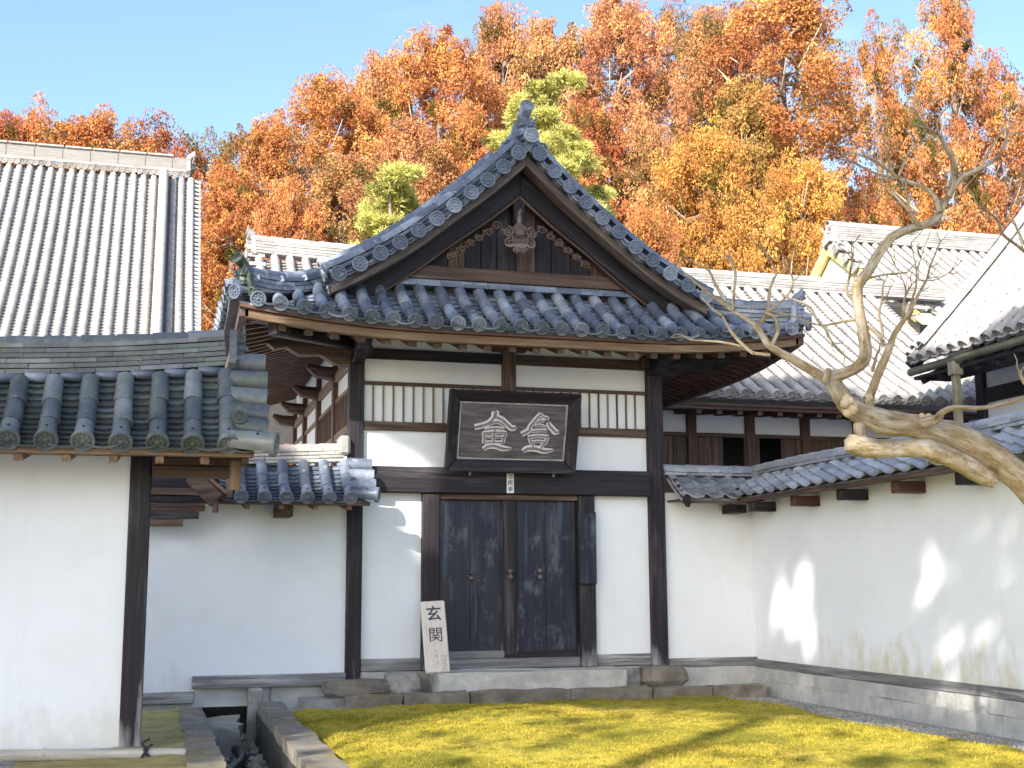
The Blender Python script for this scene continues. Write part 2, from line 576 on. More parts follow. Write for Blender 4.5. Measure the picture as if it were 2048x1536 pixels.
def flat_tiles(parent, P, u, du, s0, s1, step, w, mk, lip=0.022, joined=None):
    n = max(1, round((s1 - s0) / step))
    l = (s1 - s0) / n
    for k in range(n):
        a = Vector(P(u, s0 + k * l)); b = Vector(P(u, s0 + (k + 1) * l))
        fr = frame(a, b - a, Vector(P(u + du, s0 + k * l)) - a)
        if joined is not None:
            flat_mb(w, (b - a).length, lip, mb=joined, T=fr, seg=4)
        else:
            me = shared(('flat_tile', mk, round(w, 3), lip), lambda: flat_mb(w, 0.1, lip), [tile(mk)])
            j = Matrix.Translation((0, 0, rnd.uniform(-.003, .003))) @ Matrix.Rotation(rnd.uniform(-.02, .02), 4, 'Z')
            put(me, 'flat_tile', parent, fr @ j @ Matrix.Diagonal((1, (b - a).length / 0.1, 1, 1)))

def slab(nu, ns, Pt, th):
    """closed slab under the surface Pt(i, j), th thick"""
    mb = MB()
    top = [Vector(Pt(i / nu, j / ns)) for j in range(ns + 1) for i in range(nu + 1)]
    bot = [p - Vector((0, 0, th)) for p in top]
    N = (nu + 1) * (ns + 1)
    f = []
    for j in range(ns):
        for i in range(nu):
            a = j * (nu + 1) + i
            q = (a, a + 1, a + nu + 2, a + nu + 1)
            f.append(q); f.append(tuple(N + k for k in reversed(q)))
    for i in range(nu):
        for j in (0, ns):
            a = j * (nu + 1) + i
            f.append((a, a + 1, N + a + 1, N + a))
    for j in range(ns):
        for i in (0, nu):
            a = j * (nu + 1) + i
            f.append((a, a + nu + 1, N + a + nu + 1, N + a))
    return mb.add(top + bot, f)

def ridge(parent, path, length, courses, h, w, mk, L=0.3, cap_r=0.06, cap=True, name='ridge_tile', capname='ridge_cap'):
    """stacked courses of thin ridge tiles with a row of round caps on top; path(t in 0..length) gives the foot of the ridge"""
    me = shared(('ridge_tile', mk, L, h, w), lambda: MB().box(-w / 2, w / 2, 0, L, 0, h * 0.80), [tile(mk)], False)
    for c in range(courses):
        t = -(L * (0.5 if c % 2 else 0.0)) - rnd.uniform(0, .05)
        wide = 1.0 - 0.05 * c
        while t < length - 0.02:
            a0, a1 = max(0, t), min(length, t + L)
            if a1 - a0 > 0.03:
                a = Vector(path(a0)); b = Vector(path(a1))
                x = (b - a).cross(Vector((0, 0, 1)))
                fr = frame(a, b - a, x)
                put(me, name, parent, fr @ Matrix.Translation((rnd.uniform(-.004, .004), 0.002, c * h + rnd.uniform(-.002, .002))) @ Matrix.Diagonal((wide, (b - a).length / L * 0.985, 1, 1)))
            t += L
    if cap:
        mc = shared(('ridge_cap', mk, cap_r), lambda: cover_mb(0.26, cap_r, taper=.86), [tile(mk)])
        n = max(1, round(length / 0.28))
        for k in range(n):
            a = Vector(path(length * (k + 1) / n)); b = Vector(path(length * k / n))
            x = (b - a).cross(Vector((0, 0, 1)))
            put(mc, capname, parent, frame(a, b - a, x) @ Matrix.Translation((0, 0, courses * h)) @ Matrix.Diagonal((1, (b - a).length / .26 * 1.02, 1, 1)))

def oni(parent, p, d, s, mk, name='ridge_end_ornament', horn=True):
    """ogre-board ridge end: shield plate with curled feet, brow, snout and fangs, and a round rod jutting up and out"""
    d = Vector(d).normalized()
    x = Vector((0, 0, 1)).cross(d).normalized() * -1
    fr = frame(Vector(p), d, x)
    mb = MB()
    prof = [(-.50, -.10), (-.62, .02), (-.60, .13), (-.50, .08), (-.42, .10), (-.36, .32), (-.30, .62), (-.17, .84), (.17, .84), (.30, .62), (.36, .32), (.42, .10), (.50, .08), (.60, .13), (.62, .02), (.50, -.10), (.2, -.02), (-.2, -.02)]
    mb.prism([(a * s, b * s) for a, b in prof], lambda a, b, t: fr @ Vector((a, t, b)), -0.16 * s, 0.0)
    def lump(cx, cz, rx, rz, ry):
        v = []; f = []
        for i in range(4):
            q = i / 3 * math.pi / 2
            for k in range(8):
                a = 2 * math.pi * k / 8
                v.append(fr @ Vector(((cx + math.cos(a) * rx * math.cos(q)) * s, (ry * math.sin(q)) * s, (cz + math.sin(a) * rz * math.cos(q)) * s)))
        for i in range(3):
            for k in range(8):
                f.append((i * 8 + k, (i + 1) * 8 + k, (i + 1) * 8 + (k + 1) % 8, i * 8 + (k + 1) % 8))
        mb.add(v, f)
    lump(0, .42, .22, .20, .16)
    lump(-.12, .58, .10, .07, .2); lump(.12, .58, .10, .07, .2)
    lump(0, .44, .08, .12, .26)
    lump(-.16, .30, .09, .06, .18); lump(.16, .30, .09, .06, .18)
    lump(0, .22, .2, .06, .16)
    for sx in (-1, 1):
        mb.tube([fr @ Vector((sx * .14 * s, .1 * s, .66 * s)), fr @ Vector((sx * .24 * s, .16 * s, .76 * s)), fr @ Vector((sx * .26 * s, .14 * s, .90 * s))], [.05 * s, .035 * s, .006 * s], 6)
        mb.tube([fr @ Vector((sx * (.44 + .1 * math.cos(t)) * s, .02 * s, (.08 + .1 * math.sin(t)) * s)) for t in (0, 1, 2, 3, 4, 5)], .035 * s, 5)
        mb.tube([fr @ Vector((sx * .08 * s, .16 * s, .22 * s)), fr @ Vector((sx * .1 * s, .2 * s, .32 * s))], [.03 * s, .006 * s], 5)
    o = build(mb, name, [tile(mk)], parent, smooth=False, bevel=0.006 * s)
    if horn:
        hb = MB()
        a = Vector(p) + Vector((0, 0, .70 * s)) - d * .16 * s
        b = a + Vector((0, 0, .22 * s)) + d * .10 * s
        c = b + Vector((0, 0, .15 * s)) + d * .24 * s
        r = .175 * s
        hb.tube([a, b, c], [r * .82, r * .92, r], 14)
        dd = (c - b).normalized() * .4 + d * .6
        m4 = frame(c, dd, x)
        t = MB(); disc_mb(t, 0.0, r * 1.04, .02)
        hb.add([m4 @ Vector(q) for q in t.v], t.f)
        build(hb, 'ornament_rod', [tile(mk)], parent)
    return o

# ================================================================== the setting
LAWN_Z = 0.15
def structure(mb, name, mats, smooth=False, kind='structure'):
    o = build(mb, name, mats, smooth=smooth)
    o['kind'] = kind
    return o

soil = simple('soil', [(0.09, 0.075, 0.055), (0.20, 0.175, 0.13), (0.30, 0.27, 0.22)], 5, .95, bmp=.6)
gravel_m = simple('gravel_ground', [(0.10, 0.10, 0.105), (0.26, 0.255, 0.25), (0.42, 0.41, 0.40)], 34, .9, bmp=.8)
mossy_soil = simple('mossy_soil', [(0.15, 0.125, 0.045), (0.27, 0.22, 0.065), (0.38, 0.31, 0.15)], 6, .95, bmp=.6)

DX0, DX1, DY1 = 0.50, 1.09, 14.45          # the open drain
g = MB()
BIG = 600
for (x0, x1, y0, y1) in ((-BIG, DX0, -BIG, BIG), (DX1, BIG, -BIG, BIG), (DX0, DX1, DY1, BIG), (DX0, DX1, -BIG, -6)):
    g.add([(x0, y0, .08), (x1, y0, .08), (x1, y1, .08), (x0, y1, .08)], [(0, 1, 2, 3)])
structure(g, 'ground', gravel_m)
d = MB()
d.add([(DX0 - .1, -6, -.24), (DX1 + .1, -6, -.24), (DX1 + .1, DY1, -.24), (DX0 - .1, DY1, -.24)], [(0, 1, 2, 3)])
d.add([(DX0, -6, -.5), (DX0, DY1, -.5), (DX0, DY1, .08), (DX0, -6, .08)], [(0, 1, 2, 3)])
d.add([(DX1 , -6, -.5), (DX1, DY1, -.5), (DX1, DY1, .08), (DX1, -6, .08)], [(0, 1, 2, 3)])
d.add([(DX0, DY1, -.5), (DX1, DY1, -.5), (DX1, DY1, .08), (DX0, DY1, .08)], [(0, 1, 2, 3)])
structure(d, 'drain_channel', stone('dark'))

def rough_block(x0, x1, y0, y1, z0, z1, a=.02, seed=0):
    """a hewn block: box with each face divided and pushed about a little"""
    r = random.Random(seed)
    nx, ny, nz = max(1, min(5, int((x1 - x0) / .12))), max(1, min(5, int((y1 - y0) / .12))), 2
    mb = MB(); ids = {}
    def vid(i, j, k):
        if (i, j, k) not in ids:
            ids[(i, j, k)] = len(mb.v)
            mb.v.append((x0 + (x1 - x0) * i / nx + r.uniform(-a, a), y0 + (y1 - y0) * j / ny + r.uniform(-a, a), z0 + (z1 - z0) * k / nz + r.uniform(-a, a)))
        return ids[(i, j, k)]
    for i in range(nx):
        for j in range(ny):
            for k in (0, nz):
                mb.f.append((vid(i, j, k), vid(i + 1, j, k), vid(i + 1, j + 1, k), vid(i, j + 1, k)))
    for i in range(nx):
        for k in range(nz):
            for j in (0, ny):
                mb.f.append((vid(i, j, k), vid(i + 1, j, k), vid(i + 1, j, k + 1), vid(i, j, k + 1)))
    for j in range(ny):
        for k in range(nz):
            for i in (0, nx):
                mb.f.append((vid(i, j, k), vid(i, j + 1, k), vid(i, j + 1, k + 1), vid(i, j, k + 1)))
    mb.mi = [0] * len(mb.f)
    return mb

# kerb stones along both lips of the drain
kerb = thing('drain_kerb', 'row of hewn kerb stones along the lawn side of the open drain', 'kerb', (1.2, 10, .08), kind='structure')
y = 4.0; i = 0
while y < 13.2:
    L = rnd.uniform(.7, 1.25)
    sk = .013 * (13.3 - y - L / 2)
    build(rough_block(DX1 - .03 - sk, DX1 + .21 - sk + rnd.uniform(-.02, .03), y + .012, min(13.3, y + L), -.02 + .12, .205 + rnd.uniform(-.008, .008), .007, i), 'kerb_stone', stone('brown'), kerb)
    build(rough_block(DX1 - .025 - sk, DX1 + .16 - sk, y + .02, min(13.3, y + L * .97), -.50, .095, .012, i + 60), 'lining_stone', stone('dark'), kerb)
    y += L; i += 1
kerb2 = thing('drain_kerb', 'row of flat kerb stones on the bamboo rail side of the open drain', 'kerb', (.4, 10, .08), kind='structure')
y = 4.0
while y < 13.6:
    L = rnd.uniform(.6, 1.1)
    build(rough_block(DX0 - .20 + rnd.uniform(-.04, .03), DX0 + .03, y + .012, min(13.75, y + L), -.05, .135 + rnd.uniform(-.012, .012), .016, i + 200), 'kerb_stone', stone('brown'), kerb2)
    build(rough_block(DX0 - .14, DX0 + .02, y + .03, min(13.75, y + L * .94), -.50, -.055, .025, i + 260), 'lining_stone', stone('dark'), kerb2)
    y += L; i += 1
# stones lying on the drain floor
sm = MB()
for i in range(420):
    x, y, s = rnd.uniform(DX0 + .03, DX1 - .03), rnd.uniform(7.5, 14.3), rnd.uniform(.02, .07)
    v = [(x + math.cos(a + i) * s * rnd.uniform(.6, 1.1), y + math.sin(a + i) * s * rnd.uniform(.6, 1.1), -.24) for a in (0, 1.25, 2.5, 3.77, 5.0)] + [(x + rnd.uniform(-.3, .3) * s, y + rnd.uniform(-.3, .3) * s, -.24 + s * rnd.uniform(.4, .9))]
    sm.add(v, [(k, (k + 1) % 5, 5) for k in range(5)])
structure(sm, 'rubble', stone('grey'), kind='stuff')
big_stone = build(rough_block(.47, .88, 12.55, 13.75, -.42, .02, .04, 77), 'drain_slab', stone('grey'))
tag(big_stone, 'rough grey slab slanting down into the drain under the raised sill', 'stone slab', kind='thing')

# mossy strip beside the near wall
ms = MB()
for i in range(8):
    for j in range(14):
        pass
def sheet(name, x0, x1, y0, y1, nx, ny, zf, mat, kind='structure'):
    mb = MB()
    v = [(x0 + (x1 - x0) * i / nx, y0 + (y1 - y0) * j / ny, zf(x0 + (x1 - x0) * i / nx, y0 + (y1 - y0) * j / ny)) for j in range(ny + 1) for i in range(nx + 1)]
    mb.add(v, [(j * (nx + 1) + i, j * (nx + 1) + i + 1, (j + 1) * (nx + 1) + i + 1, (j + 1) * (nx + 1) + i) for j in range(ny) for i in range(nx)])
    return structure(mb, name, mat, True, kind)
from mathutils import noise as mn
sheet('moss_strip', -.9, .31, 6, 13.85, 16, 90, lambda x, y: .105 + .03 * mn.noise((x * 3, y * 3, 1)) , mossy_soil)
def lawn_z(x, y):
    e = min(x - 1.28 + .013 * (13.3 - y) + .06 * mn.noise((0, y * 2.5, 1)), 6.30 + .1 * math.sin(y * 1.7) - x + .1 * mn.noise((3, y * 4, 1)), 13.24 - y + .06 * mn.noise((x * 4, 0, 7)))
    e = max(-.1, min(1, e / .25))
    return .085 + .065 * e + .022 * e * mn.noise((x * 1.3, y * 1.3, 3)) + .016 * e * mn.noise((x * 5, y * 5, 5)) + .008 * e * mn.noise((x * 14, y * 14, 2))
sheet('moss_lawn', 1.15, 6.5, 3.0, 13.32, 110, 206, lawn_z, moss_mat())
# short moss tufts on the lawn
def grass_blades(n, seed):
    r = np.random.default_rng(seed)
    x = r.uniform(1.30, 6.30, n); y = 13.22 - (r.random(n) ** 0.8) * 6.0
    keep = r.random(n) < np.clip(.35 + .8 * np.sin(x * 2.1 + 1.3 * np.sin(y * 1.1)) * np.sin(y * 1.9 + x), .12, 1)
    keep &= x > 1.31 - .013 * (13.3 - y)
    x, y = x[keep], y[keep]; n = len(x)
    z = np.array([lawn_z(a, b) for a, b in zip(x, y)])
    h = r.uniform(.006, .022, n); w = r.uniform(.002, .005, n) * 1.6; a = r.uniform(0, 6.28, n); t = r.normal(0, .010, (n, 2))
    V = np.zeros((n, 3, 3))
    V[:, 0] = np.stack([x - np.cos(a) * w, y - np.sin(a) * w, z - .004], 1)
    V[:, 1] = np.stack([x + np.cos(a) * w, y + np.sin(a) * w, z - .004], 1)
    V[:, 2] = np.stack([x + t[:, 0], y + t[:, 1], z + h], 1)
    me = bpy.data.meshes.new('lawn_grass')
    me.vertices.add(n * 3); me.vertices.foreach_set('co', V.reshape(-1))
    me.loops.add(n * 3); me.loops.foreach_set('vertex_index', np.arange(n * 3, dtype=np.int32))
    me.polygons.add(n); me.polygons.foreach_set('loop_start', np.arange(0, n * 3, 3, dtype=np.int32))
    me.update(calc_edges=True); me.materials.append(moss_mat())
    o = bpy.data.objects.new('lawn_grass', me); COL.objects.link(o)
    tag(o, 'short yellow green moss and grass tufts on the courtyard lawn', kind='stuff')
grass_blades(110000, 3)
# loose gravel along the long wall and under the gate
gr = MB()
for i in range(5200):
    if rnd.random() < .72:
        x, y = rnd.uniform(6.15, 6.74), rnd.uniform(7.6, 13.9)
    else:
        x, y = rnd.uniform(1.7, 6.6), rnd.uniform(13.16, 13.5)
    s = rnd.uniform(.008, .026); z = .085 + (.02 if x < 6.3 else 0)
    a0 = rnd.uniform(0, 6)
    v = [(x + math.cos(a0 + k * 1.57) * s * rnd.uniform(.7, 1.2), y + math.sin(a0 + k * 1.57) * s * rnd.uniform(.7, 1.2), z) for k in range(4)] + [(x, y, z + s * rnd.uniform(.5, 1))]
    gr.add(v, [(k, (k + 1) % 4, 4) for k in range(4)])
structure(gr, 'gravel', stone('grey'), kind='stuff')
# low hill behind the temple
sheet('hill', -120, 160, 34, 190, 40, 30, lambda x, y: .05 + max(0, (y - 40)) * .09 + max(0, y - 40) * .02 * mn.noise((x * .03, y * .03, 0)), simple('hill_floor', [(0.03, 0.035, 0.015), (0.07, 0.06, 0.03), (0.12, 0.08, 0.04)], .6, 1.0, bmp=0))

# ================================================================== the gate
XC = 3.96
gate = thing('temple_gate', 'dark timber temple gate with white plaster, carved gable and grey tiled hip roof', 'gate', (XC, 14, .2))
YF = 14.0

def zr(d):
    xs = (0, .35, .75, 1.13, 1.45, 1.75, 2.2, 2.8, 3.3, 3.6)
    zs = (6.38, 6.02, 5.66, 5.35, 5.11, 4.92, 4.68, 4.42, 4.24, 4.14)
    d = abs(d)
    # smoothed by averaging a short window
    return sum(float(np.interp(max(0.0, d + o), xs, zs)) for o in (-.12, -.06, 0, .06, .12)) / 5 if d > .13 else float(np.interp(d, xs, zs))

def upt(x):
    return max(0.0, (abs(x - XC) - 1.1) / 2.2) ** 2 * .185
HALF = 3.30
EY, TY = 12.80, 13.80
def pent(x, s):      # s 0 at the gable foot, 1 at the eave
    z = 4.735 + (4.10 - 4.735) * s - .05 * math.sin(math.pi * s) + upt(x) * s * s
    return (x, TY + (EY - TY) * s, z)

roof = None
# roof slab: gable slopes behind the gable, the hip slope in front
rm = MB()
def main_surf(sgn):
    def f(u, v):
        d = 3.30 * u
        y0 = 13.20 if d < 2.2 else 12.80 + (3.30 - d) * .95 / 1.1
        y0 = 13.55 if d < 2.1 else y0
        yy = y0 + (20.2 - y0) * v
        return (XC + sgn * d, yy, zr(d) + .045 + upt(XC + sgn * d) * max(0, 1 - (yy - 12.8) / 2.2) ** 2 * (1 if d > 2.2 else 0))
    return f
for sgn in (-1, 1):
    sl = slab(22, 10, main_surf(sgn), .09)
    rm.add(sl.v, sl.f)
def pent_slab(u, v):
    t = v
    t = t * .93
    x0 = (XC - HALF) + (1 - t) * 1.15; x1 = (XC + HALF) - (1 - t) * 1.15
    p = pent(x0 + (x1 - x0) * u, t)
    return (p[0], p[1], p[2] - .02)
sl = slab(30, 6, pent_slab, .07)
rm.add(sl.v, sl.f)
roof = build(rm, 'roof', tile('slate'), gate)

# tiles of the hip slope facing the yard
xs = [XC + (k - 13) * .2335 for k in range(27)]
slope_len = 1.0
def P_front(u, s):
    return pent(u, s)
for x in xs:
    inset = min(x - (XC - HALF), (XC + HALF) - x)
    s0 = max(0.0, 1 - inset / 1.15) if inset < 1.15 else 0.0
    s0 = min(s0, .72)
    if s0 < .05: s0 = 0
    tile_row(roof, P_front, x, .05, s0, 1.0, .27, .070, 'slate', .083, lift=.03)
for k in range(26):
    x = (xs[k] + xs[k + 1]) / 2
    inset = min(x - (XC - HALF), (XC + HALF) - x)
    s0 = max(0.0, 1 - inset / 1.15) if inset < 1.15 else 0.0
    flat_tiles(roof, P_front, x, .05, min(s0, .9), 1.03, .105, .215, 'slate', .036)

# tiles of the two side slopes: mostly seen on edge
jm = MB()
for sgn in (-1, 1):
    def P_side(u, s, sgn=sgn):
        d = 3.36 * s
        return (XC + sgn * d, u, zr(d) + .055 + (upt(XC + sgn * d) * max(0, 1 - (u - 12.8) / 2.2) ** 2 if d > 2.2 else 0))
    y = 13.05
    while y < 20:
        dmin = 0.05 if y > 13.7 else 3.30 - (y - 12.80) * 1.1 / .95
        if sgn < 0 and 13.6 < y < 15.0 or (sgn > 0 and y < 13.9):
            tile_row(roof, P_side, y, .05, dmin / 3.36, 1.0, .30 / 3.9, .070, 'slate', .083, lift=.03)
        else:
            n = 12
            l = (1 - dmin / 3.36) / n
            for k in range(n):
                a = Vector(P_side(y, dmin / 3.36 + k * l)); b = Vector(P_side(y, dmin / 3.36 + (k + 1) * l))
                fr = frame(a, b - a, (0, 1, 0)) @ Matrix.Diagonal((1, (b - a).length / .26, 1, 1))
                c = cover_mb(.26, .070, 6)
                jm.add([fr @ Vector(q) + Vector((0, 0, .03)) for q in c.v], c.f)
        flat_tiles(roof, P_side, y + .118, .05, dmin / 3.36, 1.0, .030, .215, 'slate', .022, joined=jm)
        y += .2355
build(jm, 'side_slope_tiles', tile('slate'), roof, kind='stuff')

# verge of the gable: short tiles with round ends marching up both rakes, and a long row along the edge
VY = 13.22
def verge_pt(sgn, q):     # q = distance along the rake from the apex
    return None
rake = []
dd = 0.0
pts = [(0.0, zr(0))]
while dd < 2.22:
    dd += .01
    pts.append((dd, zr(dd)))
arc = [0.0]
for a, b in zip(pts, pts[1:]):
    arc.append(arc[-1] + math.hypot(b[0] - a[0], b[1] - a[1]))
def rk(q):
    return float(np.interp(q, arc, [p[0] for p in pts])), float(np.interp(q, arc, [p[1] for p in pts]))
RL = arc[-1]
for sgn in (-1, 1):
    n = 11
    me = shared(('eave_tile', 'slate', .066, .090, 8), lambda: eave_mb(0.26, .066, .090), [tile('slate'), HOLE])
    mf = shared(('flat_tile', 'slate', .2, .03), lambda: flat_mb(.205, 0.1, .03, .045), [tile('slate')])
    for k in range(n):
        q = .18 + k * (RL - .26) / (n - 1)
        d, z = rk(q)
        d2, z2 = rk(q + .02)
        fr = Matrix.Translation((XC + sgn * d, VY + .24, z + .0)) @ Matrix.Rotation(math.pi, 4, 'Z')
        put(me, 'verge_tile', roof, fr @ Matrix.Rotation(rnd.uniform(-.03, .03), 4, 'X'))
        d, z = rk(q - .125)
        e0, e1 = rk(q - .15), rk(q - .1)
        fr = frame((XC + sgn * d, VY + .20, z - .005), (0, -1, 0), (sgn * (e1[0] - e0[0]), 0, e1[1] - e0[1]))
        put(mf, 'verge_flat_tile', roof, fr @ Matrix.Diagonal((1, 2.0, 1, 1)))
        put(mf, 'verge_flat_tile', roof, fr @ Matrix.Translation((0, .03, -.028)) @ Matrix.Diagonal((1, 1.7, 1, 1)))
    # rows of round tiles running down just behind the edge
    for (yy, rr, lf) in ((VY + .17, .070, .125), (VY + .38, .066, .10)):
        def P_v(u, s, sgn=sgn):
            d, z = rk(RL * s + .05)
            return (XC + sgn * d, u, z)
        tile_row(roof, P_v, yy, .05, 0.0, .985, .26 / RL, rr, 'slate', .075, lift=lf, xdir=(0, 1, 0))
    # raised seam of stacked tiles further back, standing proud of the slope
    def P_r(t, sgn=sgn):
        d, z = rk(RL - t)
        return (XC + sgn * d, VY + .60, z + .13)
    ridge(roof, P_r, RL - .25, 3, .045, .17, 'slate', .26, .06)
# apex disc and ridge
put(shared(('eave_tile', 'slate', .066, .090, 8), None, None), 'verge_tile', roof, Matrix.Translation((XC + .02, VY + .20, zr(0) + .075)) @ Matrix.Rotation(math.pi, 4, 'Z'))
ridge(roof, lambda t: (XC, 13.42 + t, zr(0) + .04), 6.4, 4, .055, .24, 'slate', .34, .075)
oni(roof, (XC, 13.36, 6.36), (0, -1, 0), .46, 'slate')

# hip ridges down to the corners, each with its own ogre board
for sgn in (-1, 1):
    def hp(t, sgn=sgn):        # from the corner (t = 0) up to the gable foot
        s = t / 1.45
        x = XC + sgn * (HALF - .12 - 1.15 * s); y = 12.98 + 1.0 * s
        z = 4.42 + .37 * s - .10 * math.sin(math.pi * min(1, s)) + .03
        return (x, y, z)
    ridge(roof, hp, 1.50, 3, .050, .19, 'slate', .27, .068)
    dv = Vector((sgn * .72, -.62, 0))
    c = Vector((XC + sgn * (HALF - .10), 12.93, 4.33))
    oni(roof, c, dv, .36, 'bronze' if sgn < 0 else 'slate')
    # corner tile
    me = shared(('eave_tile', 'slate', .07, .083, 8), None, None)
    put(me, 'corner_tile', roof, frame((XC + sgn * (HALF - .22), 12.99, 4.37), (sgn * .72, -.66, -.10), (1, 0, 0)))
# thin courses under the gable foot
for c, (h, wd) in enumerate(((.045, .20), (.045, .16))):
    x = XC - 2.05
    while x < XC + 2.05:
        L = min(.28, XC + 2.08 - x)
        me = shared(('flashing_tile', 'slate', c), lambda: MB().box(0, .275, -.1, .1, 0, .036), [tile('slate')], False)
        put(me, 'flashing_tile', roof, Matrix.Translation((x, 13.74 + .02 * c, 4.735 + .042 * c + rnd.uniform(-.002, .002))) @ Matrix.Diagonal((L / .28, wd / .2, 1, 1)))
        x += .28

# ---- gable woodwork
gable = thing('gable', None, None, (0, 0, 0)); gable.parent = gate; gable.location = (0, 0, 0)
for k in ('label', 'category', 'kind'):
    if k in gable: del gable[k]
def rake_board(off0, off1, y0, y1, dmax, wood_kind, name, dmin=0.0):
    for sgn in (-1, 1):
        n = 18
        mb = MB()
        up, lo = [], []
        for k in range(n + 1):
            d = dmin + (dmax - dmin) * k / n
            up.append((XC + sgn * d, zr(d) - off0 * (1 + .35 * (1 - min(1, d / .8)))))
            lo.append((XC + sgn * d, zr(d) - off1 * (1 + .35 * (1 - min(1, d / .8)))))
        v = [(x, y0, z) for x, z in up] + [(x, y0, z) for x, z in lo] + [(x, y1, z) for x, z in up] + [(x, y1, z) for x, z in lo]
        m = n + 1
        f = []
        for k in range(n):
            f += [(k, k + 1, m + k + 1, m + k), (2 * m + k, 3 * m + k, 3 * m + k + 1, 2 * m + k + 1), (k, 2 * m + k, 2 * m + k + 1, k + 1), (m + k, m + k + 1, 3 * m + k + 1, 3 * m + k)]
        f += [(0, m, 3 * m, 2 * m), (m - 1, 3 * m - 1, 4 * m - 1, 2 * m - 1)]
        mb.add(v, f)
        build(mb, name, wood(wood_kind, 'l' if sgn < 0 else 'r'), gable, bevel=.005)
rake_board(.070, .175, VY + .10, VY + .30, 2.22, 'weathered', 'verge_board')
rake_board(.150, .370, VY + .36, VY + .43, 2.0, 'black', 'bargeboard')
rake_board(.095, .150, VY + .30, VY + .60, 1.75, 'black', 'purlin_board')
rake_board(.37, .405, VY + .38, VY + .42, 1.9, 'brown', 'rake_moulding')
# planks of the gable wall
x = XC - 2.0
i = 0
while x < XC + 2.0:
    w = rnd.choice((.19, .21, .24))
    d0 = min(abs(x - XC), abs(x + w - XC)); dm = abs(x + w / 2 - XC)
    ztop = zr(max(dm, .05)) - .12
    if ztop > 4.9:
        build(MB().box(x + .004, x + w - .004, 13.76 + rnd.uniform(0, .008), 13.80, 4.70, ztop), 'plank', wood(('dark', 'brown', 'dark', 'dark')[i % 4], 'z'), gable, bevel=.003)
    x += w; i += 1
build(MB().box(XC - 2.05, XC + 2.05, 13.80, 13.86, 4.78, zr(.4)), 'backing', wood('dark', 'z'), gable) if False else None
build(MB().box(XC - 1.62, XC + 1.62, 13.66, 13.78, 4.82, 4.975), 'tie_beam', wood('brown', 'x'), gable, bevel=.008)
build(MB().box(XC - .07, XC + .07, 13.62, 13.76, 5.50, 6.15), 'king_post', wood('dark', 'z'), gable, bevel=.008)
# pendant: carved board with scrolls
def spiral(cx, cz, r, turns, sgn, a0, y, rad, n=18):
    pts = []
    for k in range(n + 1):
        t = k / n
        a = a0 + sgn * turns * 2 * math.pi * t
        q = r * (1 - .82 * t)
        pts.append((cx + math.cos(a) * q, y, cz + math.sin(a) * q))
    return pts
pen = MB()
PY = 13.44
px, pz = XC - .05, 5.30
outl = [(0, .26), (.10, .22), (.16, .12), (.27, .13), (.30, .02), (.22, -.05), (.24, -.15), (.13, -.20), (.07, -.27), (0, -.30)]
outl = outl + [(-a, b) for a, b in reversed(outl[1:-1])]
pen.prism([(px + a * .72, pz + b * .8) for a, b in outl], lambda a, b, t: (a, t, b), PY, PY + .05)
for sx in (-1, 1):
    pen.tube(spiral(px + sx * .17, pz + .06, .085, 1.4, sx, math.pi / 2, PY - .012, .02), .020, 6)
    pen.tube(spiral(px + sx * .14, pz - .10, .075, 1.4, -sx, math.pi / 2, PY - .012, .02), .018, 6)
    pen.tube(spiral(px + sx * .06, pz - .20, .045, 1.2, sx, 0, PY - .012, .02), .014, 6)
    pen.tube([(px + sx * .27, PY - .01, pz + .1), (px + sx * .12, PY - .015, pz + .02), (px + sx * .1, PY - .015, pz - .06), (px + sx * .04, PY - .015, pz - .26)], [.018, .016, .014, .01], 6)
pen.tube([(px, PY - .03, pz + .05 + .001), (px, PY - .05, pz + .05)], [.075, .04], 6)
pen.tube([(px, PY + .02, pz + .2), (px, PY + .02, pz + .36), (px + .02, PY + .01, pz + .42)], [.03, .035, .02], 6)
pen.v = [(px + (p[0] - px) * .86, p[1], pz + .02 + (p[2] - pz) * .80) for p in pen.v]
build(pen, 'gable_pendant', wood('weathered', 'x'), gable)
for sx in (-1, 1):       # the carved fins that run out from the pendant under the rakes
    fin = MB()
    for k in range(6):
        q = .27 + k * .105
        zc = pz + .13 - k * .075
        fin.tube(spiral(px + sx * q, zc, .055 - .004 * k, 1.3, sx * (1 if k % 2 else -1), k * 1.1, PY, .02, 12), .015, 5)
        fin.prism([(px + sx * (q - .05), zc + .05), (px + sx * (q + .06), zc + .02), (px + sx * (q + .06), zc - .05), (px + sx * (q - .05), zc - .03)], lambda a, b, t: (a, t, b), PY + .015, PY + .05)
    build(fin, 'pendant_fin', wood('brown', 'x'), gable)

# ---- eaves: fascia, soffit, rafters
eaves = thing('eaves', None, None, (0, 0, 0)); eaves.parent = gate; eaves.location = (0, 0, 0)
for k in ('label', 'category', 'kind'):
    if k in eaves: del eaves[k]
def strip(name, mat, y0, y1, zo0, zo1, x0, x1, n=26, parent=eaves, bevel=.004):
    mb = MB()
    v = []
    for k in range(n + 1):
        x = x0 + (x1 - x0) * k / n
        z = upt(x)
        v += [(x, y0, zo0 + z), (x, y0, zo1 + z), (x, y1, zo1 + z), (x, y1, zo0 + z)]
    f = []
    for k in range(n):
        a = 4 * k
        for j in range(4):
            f.append((a + j, a + (j + 1) % 4, a + 4 + (j + 1) % 4, a + 4 + j))
    f += [(0, 1, 2, 3), (4 * n + 3, 4 * n + 2, 4 * n + 1, 4 * n)]
    mb.add(v, f)
    return build(mb, name, mat, parent, bevel=bevel)
strip('tile_batten', wood('red', 'x'), 12.84, 12.98, 4.025, 4.062, XC - 3.22, XC + 3.22)
